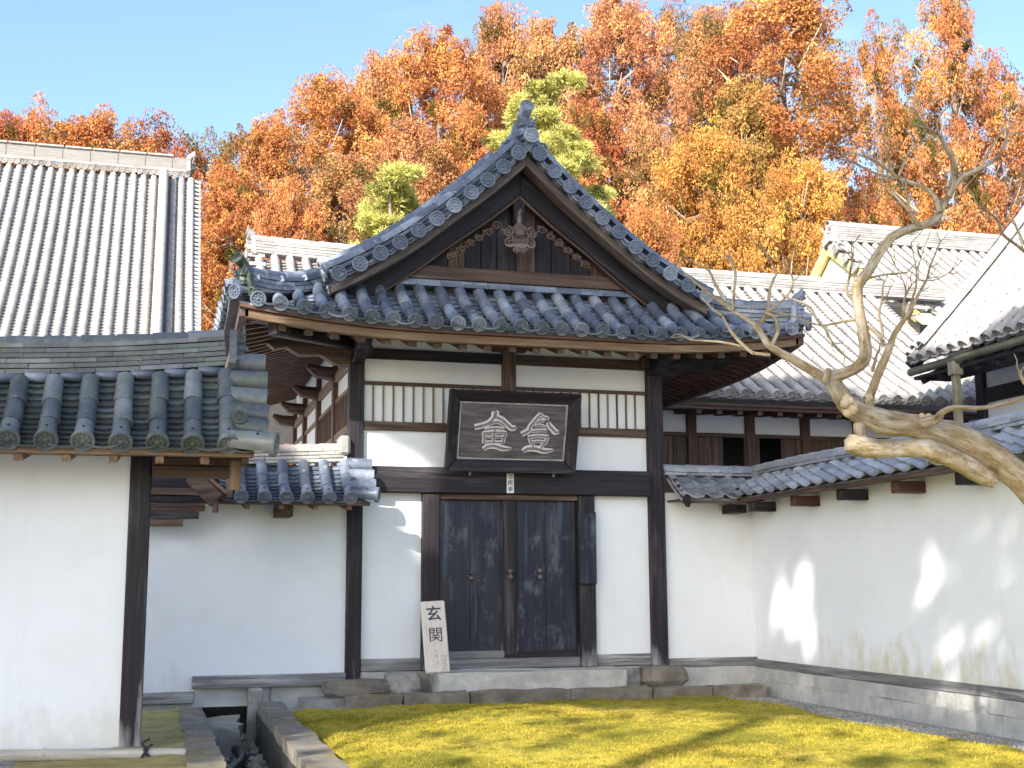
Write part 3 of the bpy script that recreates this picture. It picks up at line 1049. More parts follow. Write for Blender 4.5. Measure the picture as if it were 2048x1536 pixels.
strip('eave_fascia', wood('tan', 'x'), 12.88, 12.97, 3.935, 4.022, XC - 3.16, XC + 3.16)
sf = MB()
def soff(u, v):
    x = XC - 3.15 + 6.3 * u
    return (x, 12.9 + 1.3 * v, 4.035 + .33 * v + upt(x) * (1 - v) ** 2)
s_ = slab(24, 4, soff, .02)
build(s_, 'soffit', wood('brown', 'y'), eaves)
k = 0
for i in range(-11, 12):
    x = XC + i * .277
    if abs(x - XC) > 2.95: continue
    z = upt(x)
    build(MB().beam((x, 12.96, 3.930 + z), (x, 14.1, 4.30 + z * .2), .085, .115), 'rafter', wood('brown', 'y'), eaves, bevel=.004)
for sgn in (-1, 1):
    # side eave: fascia, soffit and rafters running out from the side wall
    def fz(y): return upt(XC + sgn * 3.3) * max(0, 1 - (y - 12.8) / 2.2) ** 2
    mb = MB(); n = 14
    v = []
    for q in range(n + 1):
        y = 12.88 + 7.2 * q / n
        for (xx, zz) in ((3.22, 3.935), (3.22, 4.04), (3.13, 4.04), (3.13, 3.935)):
            v.append((XC + sgn * xx, y, zz + fz(y)))
    f = []
    for q in range(n):
        a = 4 * q
        for j in range(4):
            f.append((a + j, a + (j + 1) % 4, a + 4 + (j + 1) % 4, a + 4 + j))
    f += [(0, 1, 2, 3), (4 * n + 3, 4 * n + 2, 4 * n + 1, 4 * n)]
    mb.add(v, f)
    build(mb, 'eave_fascia', wood('brown', 'y'), eaves, bevel=.004)
    def soff2(u, v, sgn=sgn):
        y0 = 12.92 + 1.25 * u
        y = y0 + (20.1 - y0) * v
        return (XC + sgn * (3.2 - 1.35 * u), y, 4.045 + .40 * u + fz(y) * (1 - u))
    build(slab(4, 14, soff2, .02), 'soffit', wood('red', 'x'), eaves)
    y = 13.15
    while y < 20:
        z = fz(y)
        di = max(1.9, 3.12 - (y - 12.95) * 1.1)
        build(MB().beam((XC + sgn * 3.18, y, 3.975 + z), (XC + sgn * di, y, 3.975 + z + (4.36 - 3.975 - z) * (3.18 - di) / 1.28), .062, .085), 'rafter', wood('red', 'x'), eaves, bevel=.003)
        y += .185
    # diagonal hip rafter
    build(MB().beam((XC + sgn * 3.10, 12.98, 3.98 + .17), (XC + sgn * 1.9, 14.05, 4.22), .11, .15), 'hip_rafter', wood('dark', 'y'), eaves, bevel=.005)

# ---- timber frame and plaster of the front
frame_ = gate
def gbox(name, x0, x1, y0, y1, z0, z1, kind, ax, bevel=.006, parent=gate):
    return build(MB().box(x0, x1, y0, y1, z0, z1), name, wood(kind, ax), parent, bevel=bevel)
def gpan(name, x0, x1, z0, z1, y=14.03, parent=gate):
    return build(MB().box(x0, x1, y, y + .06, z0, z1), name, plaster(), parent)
gbox('post', 2.05, 2.22, 13.965, 14.135, .30, 4.20, 'dark', 'z', .01)
gbox('post', 5.65, 5.85, 13.955, 14.135, .42, 4.20, 'dark', 'z', .01)
gbox('short_post', 3.845, 4.01, 13.975, 14.10, 3.21, 4.14, 'brown', 'z')
gbox('capital', 3.70, 4.15, 13.94, 14.10, 4.07, 4.16, 'brown', 'x', .03)
for (a, b) in ((2.22, 3.845), (4.01, 5.65)):
    gbox('tie_beam', a, b, 13.985, 14.09, 3.925, 4.045, 'dark' if a < 3 else 'brown', 'x')
    gpan('plaster_panel', a, b, 4.045, 4.36)
    gpan('plaster_panel', a, b, 3.665, 3.925)
    gbox('lattice_rail', a, b, 13.995, 14.05, 3.628, 3.665, 'brown', 'x', .003)
    gpan('lattice_backing', a, b, 3.205, 3.63, 14.045)
    x = a + .11
    while x < b - .05:
        gbox('lattice_bar', x - .009, x + .009, 14.02, 14.04, 3.205, 3.63, rnd.choice(('grey', 'grey', 'tan')) if a < 3 else rnd.choice(('grey', 'tan', 'brown')), 'z', .002)
        x += .1165
    gbox('lower_tie_beam', a, b if b > 4 else 3.9, 13.985, 14.09, 3.105, 3.205, 'brown', 'x')
    gpan('plaster_panel', a, b if b > 4 else 4.01, 2.695, 3.105)
gbox('lintel', 2.222, 5.648, 13.90, 14.07, 2.395, 2.69, 'dark', 'x', .012)
gpan('plaster_panel', 2.22, 2.90, .565, 2.40)
gpan('plaster_panel', 4.95, 5.65, .565, 2.40)
gbox('sill', 2.222, 2.90, 13.985, 14.12, .43, .565, 'grey', 'x', .008)
gbox('sill', 4.952, 5.648, 13.985, 14.12, .43, .565, 'grey', 'x', .008)
gbox('door_post', 2.895, 3.09, 13.93, 14.10, .43, 2.395, 'dark', 'z', .01)
gbox('door_post', 4.755, 4.95, 13.93, 14.10, .43, 2.395, 'dark', 'z', .01)
gbox('hinge_board', 4.735, 4.945, 13.875, 13.93, 1.37, 2.20, 'door', 'z', .008)
gbox('threshold', 3.09, 4.755, 13.95, 14.12, .43, .545, 'grey', 'x', .008)
gbox('threshold_board', 3.09, 3.86, 13.985, 14.10, .545, .63, 'grey', 'x', .006)
gbox('threshold_board', 3.86, 4.755, 14.00, 14.10, .545, .60, 'dark', 'x', .006)
gbox('door_head', 3.09, 4.755, 13.97, 14.10, 2.33, 2.395, 'brown', 'x', .006)
for (a, b) in ((3.09, 3.845), (4.005, 4.73)):
    dr = build(MB().box(a, b, 14.035, 14.085, .60, 2.33), 'door', wood('door', 'z'), gate, bevel=.004)
    w = (b - a) / 2
    for q in range(2):
        build(MB().box(a + q * w + .004, a + (q + 1) * w - .004, 14.022, 14.036, .62, 2.325), 'plank', wood('door', 'z'), dr, bevel=.003)
    build(MB().box(a, a + .022, 14.008, 14.036, .60, 2.33), 'door_stile', wood('dark', 'z'), dr, bevel=.003)
    build(MB().box(b - .022, b, 14.008, 14.036, .60, 2.33), 'door_stile', wood('dark', 'z'), dr, bevel=.003)
    build(MB().box(a, b, 14.002, 14.036, .598, .625), 'door_rail', wood('dark', 'x'), dr, bevel=.003)
    def knob(x, zs):
        kb = MB()
        for (z, r) in zs:
            kb.tube([(x, 14.022, z), (x, 13.99, z), (x, 13.972, z), (x, 13.966, z)], [r * .8, r, r * .7, r * .2], 10)
        build(kb, 'door_knob', simple('old_iron', [(0.05, 0.04, 0.045), (0.16, 0.13, 0.13)], 20, .5), dr, smooth=True)
    if a < 3.5:
        knob(3.475, ((1.44, .032), (1.50, .018), (1.535, .012)))
    else:
        knob(4.29, ((1.45, .034), (1.525, .034)))
cs = gbox('meeting_stile', 3.845, 4.005, 13.985, 14.09, .58, 2.33, 'dark', 'z', .012)
kb = MB()
for z in (1.45, 1.515):
    kb.tube([(3.925, 13.987, z), (3.925, 13.95, z), (3.925, 13.935, z)], [.028, .034, .012], 10)
build(kb, 'door_knob', MATS['old_iron'], cs, smooth=True)

# bracket arms under the corners
for sgn in (-1, 1):
    xw = 2.135 if sgn < 0 else 5.75
    mb = MB()
    prof = [(0, .10), (.95, .13), (1.02, .05), (.93, -.02), (.80, .01), (.66, -.07), (.42, -.06), (.25, -.16), (0, -.17)]
    mb.prism([(xw + sgn * a, 4.00 + b) for a, b in prof], lambda a, b, t: (a, t, b), 13.97, 14.13)
    build(mb, 'bracket_arm', wood('brown' if sgn < 0 else 'dark', 'x'), gate, bevel=.012)
    mb = MB()
    mb.prism([(14.0 - a * .85, 4.02 + b) for a, b in prof], lambda a, b, t: (t, a, b), xw - .07, xw + .07)
    build(mb, 'bracket_arm', wood('dark', 'y'), gate, bevel=.012)
    gbox('bearing_block', xw - .17, xw + .17, 13.93, 14.16, 3.95, 4.10, 'brown', 'x', .03)
    mb = MB()
    mb.beam((xw + sgn * .05, 13.92, 4.08), (xw + sgn * 1.05, 13.0, 4.02), .12, .16)
    build(mb, 'corner_bracket', wood('dark', 'y'), gate, bevel=.012)

# ---- side wall towards the yard (seen edge-on) and the plain other side
side = thing('side_wall', None, None, (0, 0, 0)); side.parent = gate; side.location = (0, 0, 0)
for k in ('label', 'category', 'kind'):
    if k in side: del side[k]
for i, y in enumerate((15.5, 17.15, 18.8, 20.2)):
    gbox('post', 2.06, 2.22, y - .08, y + .08, .2, 4.25, 'red', 'z', .008, side)
    mb = MB()
    mb.tube([(2.06, y, 3.98), (1.86, y, 4.0), (1.74, y, 4.07)], [.09, .08, .03], 6)
    build(mb, 'beam_nose', wood('red', 'x'), side)
gbox('tie_beam', 2.075, 2.19, 14.14, 20.2, 3.86, 3.98, 'tan', 'y', .006, side)
gbox('lattice_rail', 2.085, 2.15, 14.14, 20.2, 3.59, 3.64, 'tan', 'y', .004, side)
gbox('lower_tie_beam', 2.075, 2.19, 14.14, 20.2, 3.105, 3.2, 'tan', 'y', .006, side)
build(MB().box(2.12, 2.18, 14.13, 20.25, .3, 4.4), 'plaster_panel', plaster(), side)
y = 14.25
while y < 17.1:
    gbox('lattice_bar', 2.085, 2.118, y - .014, y + .014, 3.2, 3.6, 'red', 'z', .002, side)
    y += .125
build(MB().box(5.72, 5.78, 14.13, 20.25, .3, 4.4), 'plaster_panel', plaster(), side)
gbox('sill', 2.075, 2.20, 14.14, 20.2, .3, .5, 'grey', 'y', .006, side)

# ================================================================== things on and about the gate
# name board leaning out over the lintel
pl = thing('name_board', 'dark framed name board with two pale carved characters leaning out over the gate doors', 'plaque', (3.88, 13.86, 2.66))
tl = math.atan2(.26, .88)
PM = Matrix.Translation((3.88, 13.83, 2.655)) @ Matrix.Rotation(tl, 4, 'X')
def pbox(x0, x1, z0, z1, y0, y1):
    mb = MB().box(x0, x1, y0, y1, z0, z1)
    mb.v = [tuple(PM @ Vector(p)) for p in mb.v]
    return mb
W2, H2 = .77, .925
def frame_side(poly, name):
    mb = MB()
    mb.prism(poly, lambda a, b, t: PM @ Vector((a, t, b)), 0, 0)
    return mb
fw = .135
for nm, quad in (('frame', [(-W2, 0), (W2, 0), (W2 - fw, fw), (-W2 + fw, fw)]), ('frame', [(-W2, H2), (-W2 + fw, H2 - fw), (W2 - fw, H2 - fw), (W2, H2)]),
                 ('frame', [(-W2, 0), (-W2 + fw, fw), (-W2 + fw, H2 - fw), (-W2, H2)]), ('frame', [(W2, 0), (W2, H2), (W2 - fw, H2 - fw), (W2 - fw, fw)])):
    mb = MB()
    outer = [(-W2, 0), (W2, 0), (-W2, H2), (W2, H2)]
    v = [PM @ Vector((a, -.105 if (a, b) in outer else -.03, b)) for a, b in quad] + [PM @ Vector((a, .0, b)) for a, b in quad]
    mb.add(v, [(0, 1, 2, 3), (7, 6, 5, 4)] + [(k, k + 4, (k + 1) % 4 + 4, (k + 1) % 4) for k in range(4)])
    hz = abs(quad[0][1] - quad[1][1]) < .01 or quad[0][1] == H2 and quad[3][1] == H2
    build(mb, nm, wood('dark', 'x' if hz else 'z'), pl, bevel=.008)
iw, iz0, iz1 = W2 - fw, fw, H2 - fw
pale_edge = simple('worn_edge', [(0.20, 0.19, 0.20), (0.42, 0.40, 0.41)], 14, .7)
for (a, b, c, d_) in ((-iw, iw, iz0, iz0 + .016), (-iw, iw, iz1 - .013, iz1), (-iw, -iw + .013, iz0 + .016, iz1 - .013), (iw - .013, iw, iz0 + .016, iz1 - .013)):
    build(pbox(a, b, c, d_, -.042, -.028), 'inner_moulding', pale_edge, pl)
build(pbox(-iw + .02, iw - .02, iz0 + .022, iz1 - .02, -.028, .0), 'board', wood('grey', 'x') if False else simple('board_face', [(0.030, 0.024, 0.030), (0.085, 0.072, 0.082), (0.16, 0.145, 0.15)], 1.0, .6, (3, 20, 26), .4), pl)
carve = simple('carved_edge', [(0.50, 0.48, 0.50), (0.76, 0.73, 0.75)], 25, .8)
carve_in = simple('carved_field', [(0.13, 0.11, 0.13), (0.24, 0.21, 0.235)], 20, .8)
def zz(px, pz):          # pixel of the enlarged view -> the board's own plane
    u = (px - 285) / 1335.0; v = (pz - 275) / 720.0
    return (-iw + .02 + u * (2 * iw - .04), iz1 - .02 - v * (iz1 - iz0 - .042))
def smooth2(p, n=3):
    p = [Vector((a, b)) for a, b in p]
    for _ in range(2):
        q = [p[0]]
        for a, b in zip(p, p[1:]):
            q += [a * .75 + b * .25, a * .25 + b * .75]
        q.append(p[-1]); p = q
    return p
def ribbon(mb, pts, w, y, w0=.75, w1=.6, closed_ends=True):
    p = smooth2(pts) if len(pts) > 2 else [Vector(q) for q in pts]
    n = len(p)
    L, R = [], []
    for i in range(n):
        t = (p[min(i + 1, n - 1)] - p[max(i - 1, 0)]).normalized()
        nrm = Vector((-t.y, t.x))
        q = i / (n - 1)
        ww = w * (w0 + (1 - w0) * min(1, q * 3)) * (1 if q < .7 else 1 - (1 - w1) * (q - .7) / .3) / 2
        L.append(p[i] + nrm * ww); R.append(p[i] - nrm * ww)
    v = [(a.x, y, a.y) for a in L] + [(a.x, y, a.y) for a in R] + [(a.x, y + .02, a.y) for a in L] + [(a.x, y + .02, a.y) for a in R]
    f = []
    for i in range(n - 1):
        f += [(i, i + 1, n + i + 1, n + i), (i, 2 * n + i, 2 * n + i + 1, i + 1), (n + i, n + i + 1, 3 * n + i + 1, 3 * n + i)]
    f += [(0, n, 3 * n, 2 * n), (n - 1, 3 * n - 1, 4 * n - 1, 2 * n - 1)]
    mb.add(v, f)
CH_L = [([(705, 365), (712, 400), (700, 440)], 78, .8, .8), ([(700, 435), (655, 520), (570, 560), (460, 590)], 62, .8, .9), ([(700, 440), (790, 465), (870, 540), (940, 600), (985, 565)], 62, .9, .5),
        ([(640, 545), (690, 515), (760, 505), (835, 555)], 40, .8, .7), ([(590, 620), (700, 590), (840, 600)], 40, .8, .8), ([(575, 660), (590, 730), (585, 805)], 36, 1, .9), ([(570, 665), (700, 645), (865, 650)], 36, 1, .9),
        ([(855, 650), (840, 730), (825, 800)], 38, 1, .9), ([(600, 722), (720, 708), (840, 715)], 32, 1, 1), ([(595, 790), (710, 780), (830, 785)], 34, 1, 1), ([(712, 610), (708, 700), (706, 790)], 34, 1, 1),
        ([(585, 885), (640, 835), (740, 830), (830, 868), (945, 862)], 62, .6, .25)]
CH_R = [([(1295, 375), (1240, 450), (1185, 530), (1165, 560)], 50, .6, .9), ([(1295, 380), (1325, 430), (1385, 430), (1375, 470)], 40, .7, .8), ([(1255, 500), (1300, 470), (1350, 480)], 34, .8, .8), ([(1400, 495), (1415, 545), (1460, 580), (1500, 630), (1545, 615)], 62, .7, .5),
        ([(1165, 550), (1160, 610), (1110, 640), (1065, 670)], 56, .8, .9), ([(1230, 545), (1300, 530), (1370, 560)], 32, .8, .8), ([(1185, 625), (1280, 605), (1385, 610)], 38, .8, .8), ([(1150, 705), (1270, 680), (1410, 690)], 42, .9, .9),
        ([(1165, 715), (1195, 780), (1195, 800)], 36, 1, .8), ([(1405, 690), (1385, 760), (1350, 800)], 42, 1, .8), ([(1190, 770), (1280, 752), (1375, 762)], 34, .9, .9), ([(1215, 800), (1225, 850)], 34, 1, 1), ([(1340, 790), (1325, 850)], 34, 1, 1),
        ([(1095, 900), (1140, 855), (1260, 850), (1370, 890), (1490, 868)], 66, .6, .25)]
pxm = (2 * iw - .04) / 1335.0
for chars in (CH_L, CH_R):
    a = MB(); b = MB()
    for i, (pts_, w, e0, e1) in enumerate(chars):
        q = [zz(*p) for p in pts_]
        ribbon(a, q, w * pxm * 1.22, -.044 - .0008 * i, e0, e1)
        ribbon(b, q, w * pxm * .46, -.0555 - .0008 * i, e0, e1)
    for mb in (a, b):
        mb.v = [tuple(PM @ Vector(p)) for p in mb.v]
    ch = build(a, 'carved_character', carve, pl)
    build(b, 'carved_field', carve_in, ch)
for x in (3.42, 4.42):
    pg = MB()
    pg.tube([(x, 13.86, 2.60), (x, 13.84, 2.66), (x, 13.78, 2.70)], .014, 8)
    build(pg, 'support_peg', simple('peg_iron', [(0.25, 0.25, 0.27), (0.4, 0.4, 0.42)], 20, .5), pl)

def text_mesh(s, size, mat, M4, name, parent, depth=.003, bold=0.0):
    cu = bpy.data.curves.new('lettering', 'FONT')
    cu.body = s; cu.size = size; cu.align_x = 'CENTER'; cu.align_y = 'CENTER'
    cu.extrude = depth; cu.offset = bold; cu.resolution_u = 3
    tmp = bpy.data.objects.new('lettering', cu)
    COL.objects.link(tmp)
    bpy.context.view_layer.update()
    me = bpy.data.meshes.new_from_object(tmp.evaluated_get(bpy.context.evaluated_depsgraph_get()))
    bpy.data.objects.remove(tmp)
    bpy.data.curves.remove(cu)
    me.name = name
    me.materials.clear(); me.materials.append(mat)
    return put(me, name, parent, M4)
FACE = Matrix.Rotation(math.pi / 2, 4, 'X')
ink = simple('ink', [(0.03, 0.03, 0.045), (0.07, 0.07, 0.09)], 30, .8, bmp=0)
ink_pale = simple('faded_ink', [(0.30, 0.26, 0.26), (0.42, 0.38, 0.37)], 30, .8, bmp=0)
# paper tag on the lintel
tg = thing('name_tag', 'narrow white name tag with small black characters fixed to the gate lintel', 'tag', (3.91, 13.895, 2.40))
build(MB().box(3.868, 3.952, 13.888, 13.899, 2.405, 2.635), 'tag_plate', simple('tag_white', [(0.66, 0.70, 0.70), (0.78, 0.80, 0.80)], 10, .6, bmp=0), tg, bevel=.002)
for ch, z, m in (('瑞', 2.592, ink_pale), ('巌', 2.52, ink), ('寺', 2.445, ink)):
    text_mesh(ch, .064, m, Matrix.Translation((3.91, 13.886, z)) @ FACE, 'lettering', tg, .001, .0008)
# the entrance sign leaning beside the doors
es = thing('entrance_sign', 'pale upright wooden sign with two black brushed characters leaning at the gate doors', 'sign', (2.99, 13.52, .44))
EM = Matrix.Translation((2.985, 13.50, .435)) @ Matrix.Rotation(R_(-2.6), 4, 'Y') @ Matrix.Rotation(-R_(11), 4, 'X')
mb = MB().box(-.135, .135, 0, .045, 0, .775)
mb.v = [tuple(EM @ Vector(p)) for p in mb.v]
build(mb, 'sign_board', simple('sign_wood', [(0.52, 0.46, 0.42), (0.64, 0.58, 0.53), (0.70, 0.65, 0.60)], 2.5, .75, (9, 9, 1.2), .15), es, bevel=.012)
text_mesh('玄', .175, ink, EM @ Matrix.Translation((0, -.003, .625)) @ FACE, 'lettering', es, .001, .0022)
text_mesh('関', .170, ink, EM @ Matrix.Translation((.004, -.003, .395)) @ FACE, 'lettering', es, .001, .0004)
fb = MB()
for (x, z, w) in ((-.01, .24, .03), (-.01, .225, .018), (0, .19, .034), (0, .175, .03), (.002, .16, .02), (.005, .12, .034), (.005, .105, .03), (.0, .09, .03), (.0, .065, .022)):
    ribbon(fb, [(x - w / 2, z), (x, z + .004), (x + w / 2, z - .002)], .006, -.003)
for (x, z) in ((.075, .16), (.075, .12), (.075, .075)):
    ribbon(fb, [(x - .02, z + .02), (x - .022, z - .012)], .005, -.003)
    ribbon(fb, [(x - .02, z + .02), (x + .02, z + .018), (x + .024, z - .014)], .005, -.003)
    ribbon(fb, [(x - .012, z), (x + .014, z + .002)], .005, -.003)
ribbon(fb, [(.075, .055), (.06, .03), (.045, .018)], .006, -.003); ribbon(fb, [(.075, .055), (.09, .03), (.108, .016)], .006, -.003)
fb.v = [tuple(EM @ Vector(p)) for p in fb.v]
build(fb, 'lettering', ink_pale, es)
# step stone, platform and boulders
tag(build(rough_block(2.98, 5.14, 13.48, 13.92, .20, .425, .008, 11), 'step_stone', stone('pale'), bevel=.01), 'long pale dressed step stone before the gate doors', 'step', kind='thing')
plat = thing('stone_platform', 'low moss-flecked edging of hewn stones along the foot of the gate', 'platform', (4, 13.6, .08))
build(MB().box(1.55, 6.9, 13.46, 14.3, .05, .185), 'platform_fill', stone('grey'), plat)
x = 1.95; i = 0
while x < 6.7:
    L = rnd.uniform(.55, 1.2)
    build(rough_block(x + .01, min(6.75, x + L), 13.28, 13.48, .04, .225 + rnd.uniform(-.01, .012), .012, 300 + i), 'edging_stone', stone('brown'), plat, bevel=.006)
    x += L; i += 1
def boulder(name, c, rx, ry, rz, seed, mat, label, flat=.55):
    r = random.Random(seed); mb = MB(); nu, nv = 14, 7
    v = []
    for j in range(nv + 1):
        t = math.pi * j / nv
        for k in range(nu):
            a = 2 * math.pi * k / nu
            p = Vector((math.cos(a) * math.sin(t), math.sin(a) * math.sin(t), math.cos(t)))
            q = Vector((max(-.8, min(.8, p.x)) / .8, max(-.8, min(.8, p.y)) / .8, max(-flat, min(flat, p.z)) / flat))
            s = 1 + .16 * mn.noise(p * 1.8 + Vector((seed, 0, 0)))
            v.append((c[0] + q.x * rx * s, c[1] + q.y * ry * s, c[2] + q.z * rz * s))
    f = [(j * nu + k, j * nu + (k + 1) % nu, (j + 1) * nu + (k + 1) % nu, (j + 1) * nu + k) for j in range(nv) for k in range(nu)]
    mb.add(v, f)
    o = build(mb, name, mat, smooth=False, loc=c)
    return tag(o, label, 'stone', 'foundation stones under the gate posts', 'thing')
boulder('foundation_stone', (2.14, 13.80, .27), .36, .20, .085, 3, stone('brown'), 'flat brown foundation stone under the gate post by the drain')
boulder('foundation_stone', (2.66, 13.82, .31), .20, .16, .12, 5, stone('grey'), 'angular grey stone tucked beside the entrance sign under the sill')
boulder('foundation_stone', (5.68, 13.78, .32), .27, .20, .11, 8, stone('brown'), 'rounded mossy foundation stone under the gate post by the corner wall')
boulder('foundation_stone', (5.28, 13.86, .31), .17, .12, .10, 12, stone('grey'), 'small grey stone at the end of the long step stone')
for (a, b, h) in ((2.32, 2.52, .43), (5.05, 5.15, .42)):
    pass
build(rough_block(1.9, 6.95, 13.99, 14.12, .18, .425, .008, 40), 'base_course', stone('pale'), plat)

# ================================================================== the near plaster wall with its tiled roof
NY = 10.6
nw = thing('plaster_wall', 'white plaster wall ending in a weathered post, dark tiles above and bamboo rail below', 'wall', (-.13, NY, .08))
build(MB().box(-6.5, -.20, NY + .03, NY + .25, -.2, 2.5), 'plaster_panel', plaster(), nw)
gbox('post', -.215, -.045, NY, NY + .20, .08, 2.44, 'dark', 'z', .012, nw)
gbox('skirting_board', -6.5, -.22, NY - .005, NY + .03, -.1, .115, 'grey', 'x', .004, nw)
def n_sori(x):      # the ridge lifts towards its end
    t = max(0, (x + 2.2) / 3.0)
    return .20 * t * t
def P_near(u, s):
    z0 = 3.00 + n_sori(u) * 1.0; z1 = 2.415
    return (u, 10.56 + (9.93 - 10.56) * s, z0 + (z1 - z0) * s - .05 * math.sin(math.pi * s))
nroof = build(slab(30, 4, lambda u, v: (lambda p: (p[0], p[1], p[2] - .035))(P_near(-6.5 + 7.2 * u, v * .92)), .04), 'roof', tile('mossy'), nw)
rear = slab(30, 3, lambda u, v: (-6.5 + 7.2 * u, 10.64 + .62 * v, 3.0 + n_sori(-6.5 + 7.2 * u) * (1 - v) - .58 * v), .06)
build(rear, 'rear_slope', tile('mossy'), nroof)
nxs = [.52 - .2665 * k for k in range(0, 26)]
for x in nxs:
    if x > -2.2:
        tile_row(nroof, P_near, x, .05, .10, 1.0, .30, .076, 'mossy', .092, lift=.040)
        flat_tiles(nroof, P_near, x - .133, .05, .06, 1.03, .078, .235, 'mossy', .032)
flat_tiles(nroof, P_near, .52 + .12, .05, .30, 1.03, .078, .20, 'mossy', .026)
# blue-black filler course between the round tiles under the ridge
for x in nxs[:11]:
    a = Vector(P_near(x - .133, .07))
    build(MB().tube([a + Vector((-.10, -.01, .03)), a + Vector((.10, -.01, .03))], .042, 8), 'filler_tile', tile('slate'), nroof, smooth=True)
def n_path(t):
    x = .52 - 3.4 + t
    return (x, 10.60, 3.005 + n_sori(x))
ridge(nroof, n_path, 3.4, 6, .043, .24, 'mossy', .34, .07)
oni(nroof, (.60, 10.60, 3.055 + n_sori(.55) - .06), (1, -.06, 0), .38, 'mossy', horn=False)
# verge: tiles lying along the gable edge, their round ends facing the drain
mev = shared(('verge_roll', 'mossy'), lambda: eave_mb(.36, .088, .104), [tile('mossy'), HOLE])
mev2 = shared(('cover_tile', 'mossy', .098), lambda: cover_mb(.30, .098, taper=.93), [tile('mossy')])
mev2b = None
for k in range(6):
    s = .02 + k * .178
    p = Vector(P_near(.60, s)) + Vector((0, .0, .02))
    if k == 5:
        put(mev, 'verge_tile', nroof, frame(p + Vector((-.07, -.03, .0)), (1, -.30, -.12), (0, -.63, -.6)))
    else:
        put(mev2, 'verge_tile', nroof, frame(p + Vector((-.06, 0, .015)), (1, -.05, -.02 - .03 * k), (0, -.63, -.6)) @ Matrix.Rotation(rnd.uniform(-.05, .05), 4, 'Z') @ Matrix.Diagonal((1, .98 + .03 * (k % 2), 1, 1)))
put(shared(('stud_tile', 'mossy'), lambda: (lambda m: (disc_mb(m, 0, .055, .05), m)[1])(MB()), [tile('mossy')]), 'stud_tile', nroof, frame(Vector(P_near(.60, .74)) + Vector((0, -.12, .10)), (.1, -1, -.1), (1, 0, 0)))
gbox('eave_board', -6.5, .72, 9.96, 10.06, 2.355, 2.405, 'tan', 'x', .004, nw)
gbox('soffit_board', -6.5, .70, 10.06, 10.62, 2.405, 2.43, 'brown', 'x', .003, nw)
for k in range(9):
    x = .35 - .34 * k
    build(MB().beam((x, 10.0, 2.33), (x, 10.62, 2.43), .065, .07), 'rafter', wood('tan', 'y'), nw, bevel=.003)
gbox('purlin', -.045, .66, 10.52, 10.66, 2.24, 2.33, 'brown', 'x', .008, nw)
gbox('purlin', -.045, .70, 10.44, 10.58, 2.335, 2.395, 'brown', 'x', .008, nw)
build(MB().beam((.66, 9.98, 2.37), (.66, 10.60, 2.80), .05, .16), 'bargeboard', wood('brown', 'y'), nw, bevel=.005)
build(MB().beam((.60, 10.30, 2.12), (.60, 10.30, 2.36), .09, .05, up=(0, 1, 0)), 'hanging_block', wood('tan', 'z'), nw, bevel=.005)

# ================================================================== the low wall between the near wall and the gate
mw = thing('plaster_wall', 'short white plaster wall with a low tiled roof spanning the drain beside the gate', 'wall', (1.0, 14, .1))
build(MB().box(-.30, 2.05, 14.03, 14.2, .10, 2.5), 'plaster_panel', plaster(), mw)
gbox('sill', .43, 2.049, 13.88, 14.06, .30, .425, 'grey', 'x', .01, mw)
gbox('sill', -.4, .46, 13.93, 14.06, .15, .265, 'grey', 'x', .01, mw)
build(MB().box(1.01, 1.16, 13.74, 14.0, -.42, .30), 'sill_support', stone('grey'), mw, bevel=.02)
build(MB().box(1.25, 2.05, 13.95, 14.1, .05, .30), 'footing', stone('pale'), mw, bevel=.01)
build(MB().box(-.4, .45, 13.98, 14.1, .0, .15), 'footing', stone('pale'), mw, bevel=.01)
def P_mid(u, s):
    z0 = 2.70 + .03 * (u - 1.2); z1 = 2.265
    return (u, 13.97 + (13.44 - 13.97) * s, z0 + (z1 - z0) * s - .035 * math.sin(math.pi * s))
mroof = build(slab(12, 4, lambda u, v: (lambda p: (p[0], p[1], p[2] - .035))(P_mid(.78 + 1.38 * u, v * .9)), .03), 'roof', tile('slate'), mw)
build(slab(6, 2, lambda u, v: (.75 + 1.4 * u, 14.03 + .5 * v, 2.69 - .43 * v), .05), 'rear_slope', tile('slate'), mroof)
for k in range(6):
    x = 2.0 - .229 * k
    tile_row(mroof, P_mid, x, .05, .05, 1.0, .33, .064, 'slate', .078, lift=.03)
    flat_tiles(mroof, P_mid, x - .115, .05, .05, 1.03, .10, .205, 'slate', .022)
def m_path(t):
    x = .72 + t
    return (x, 14.0, 2.665 + .05 * max(0, x - .6))
ridge(mroof, m_path, 1.28, 4, .040, .20, 'pale', .30, .055)
build(MB().box(1.93, 2.06, 13.87, 14.12, 2.80, 3.02), 'ridge_end_block', tile('pale'), mroof, bevel=.03)
mem = shared(('verge_roll_small', 'slate'), lambda: eave_mb(.30, .074, .086), [tile('slate'), HOLE])
mem2 = shared(('cover_tile', 'slate', .083), lambda: cover_mb(.28, .083), [tile('slate')])
for k in range(4):
    p = Vector(P_mid(2.07, .10 + k * .25))
    if k == 3:
        put(mem, 'verge_tile', mroof, frame(p + Vector((-.06, -.02, .03)), (1, -.35, -.08), (0, -.5, -.45)))
    else:
        put(mem2, 'verge_tile', mroof, frame(p + Vector((-.05, 0, .03)), (1, -.05, -.05), (0, -.5, -.45)))
put(shared(('stud_tile', 'slate'), lambda: (lambda m: (disc_mb(m, 0, .048, .05), m)[1])(MB()), [tile('slate')]), 'stud_tile', mroof, frame(Vector(P_mid(2.05, .60)) + Vector((0, -.05, .07)), (.3, -1, -.1), (1, 0, 0)))
gbox('eave_board', .62, 2.22, 13.47, 13.55, 2.215, 2.255, 'red', 'x', .003, mw)
gbox('soffit_board', .62, 2.2, 13.55, 14.03, 2.255, 2.275, 'brown', 'x', .003, mw)
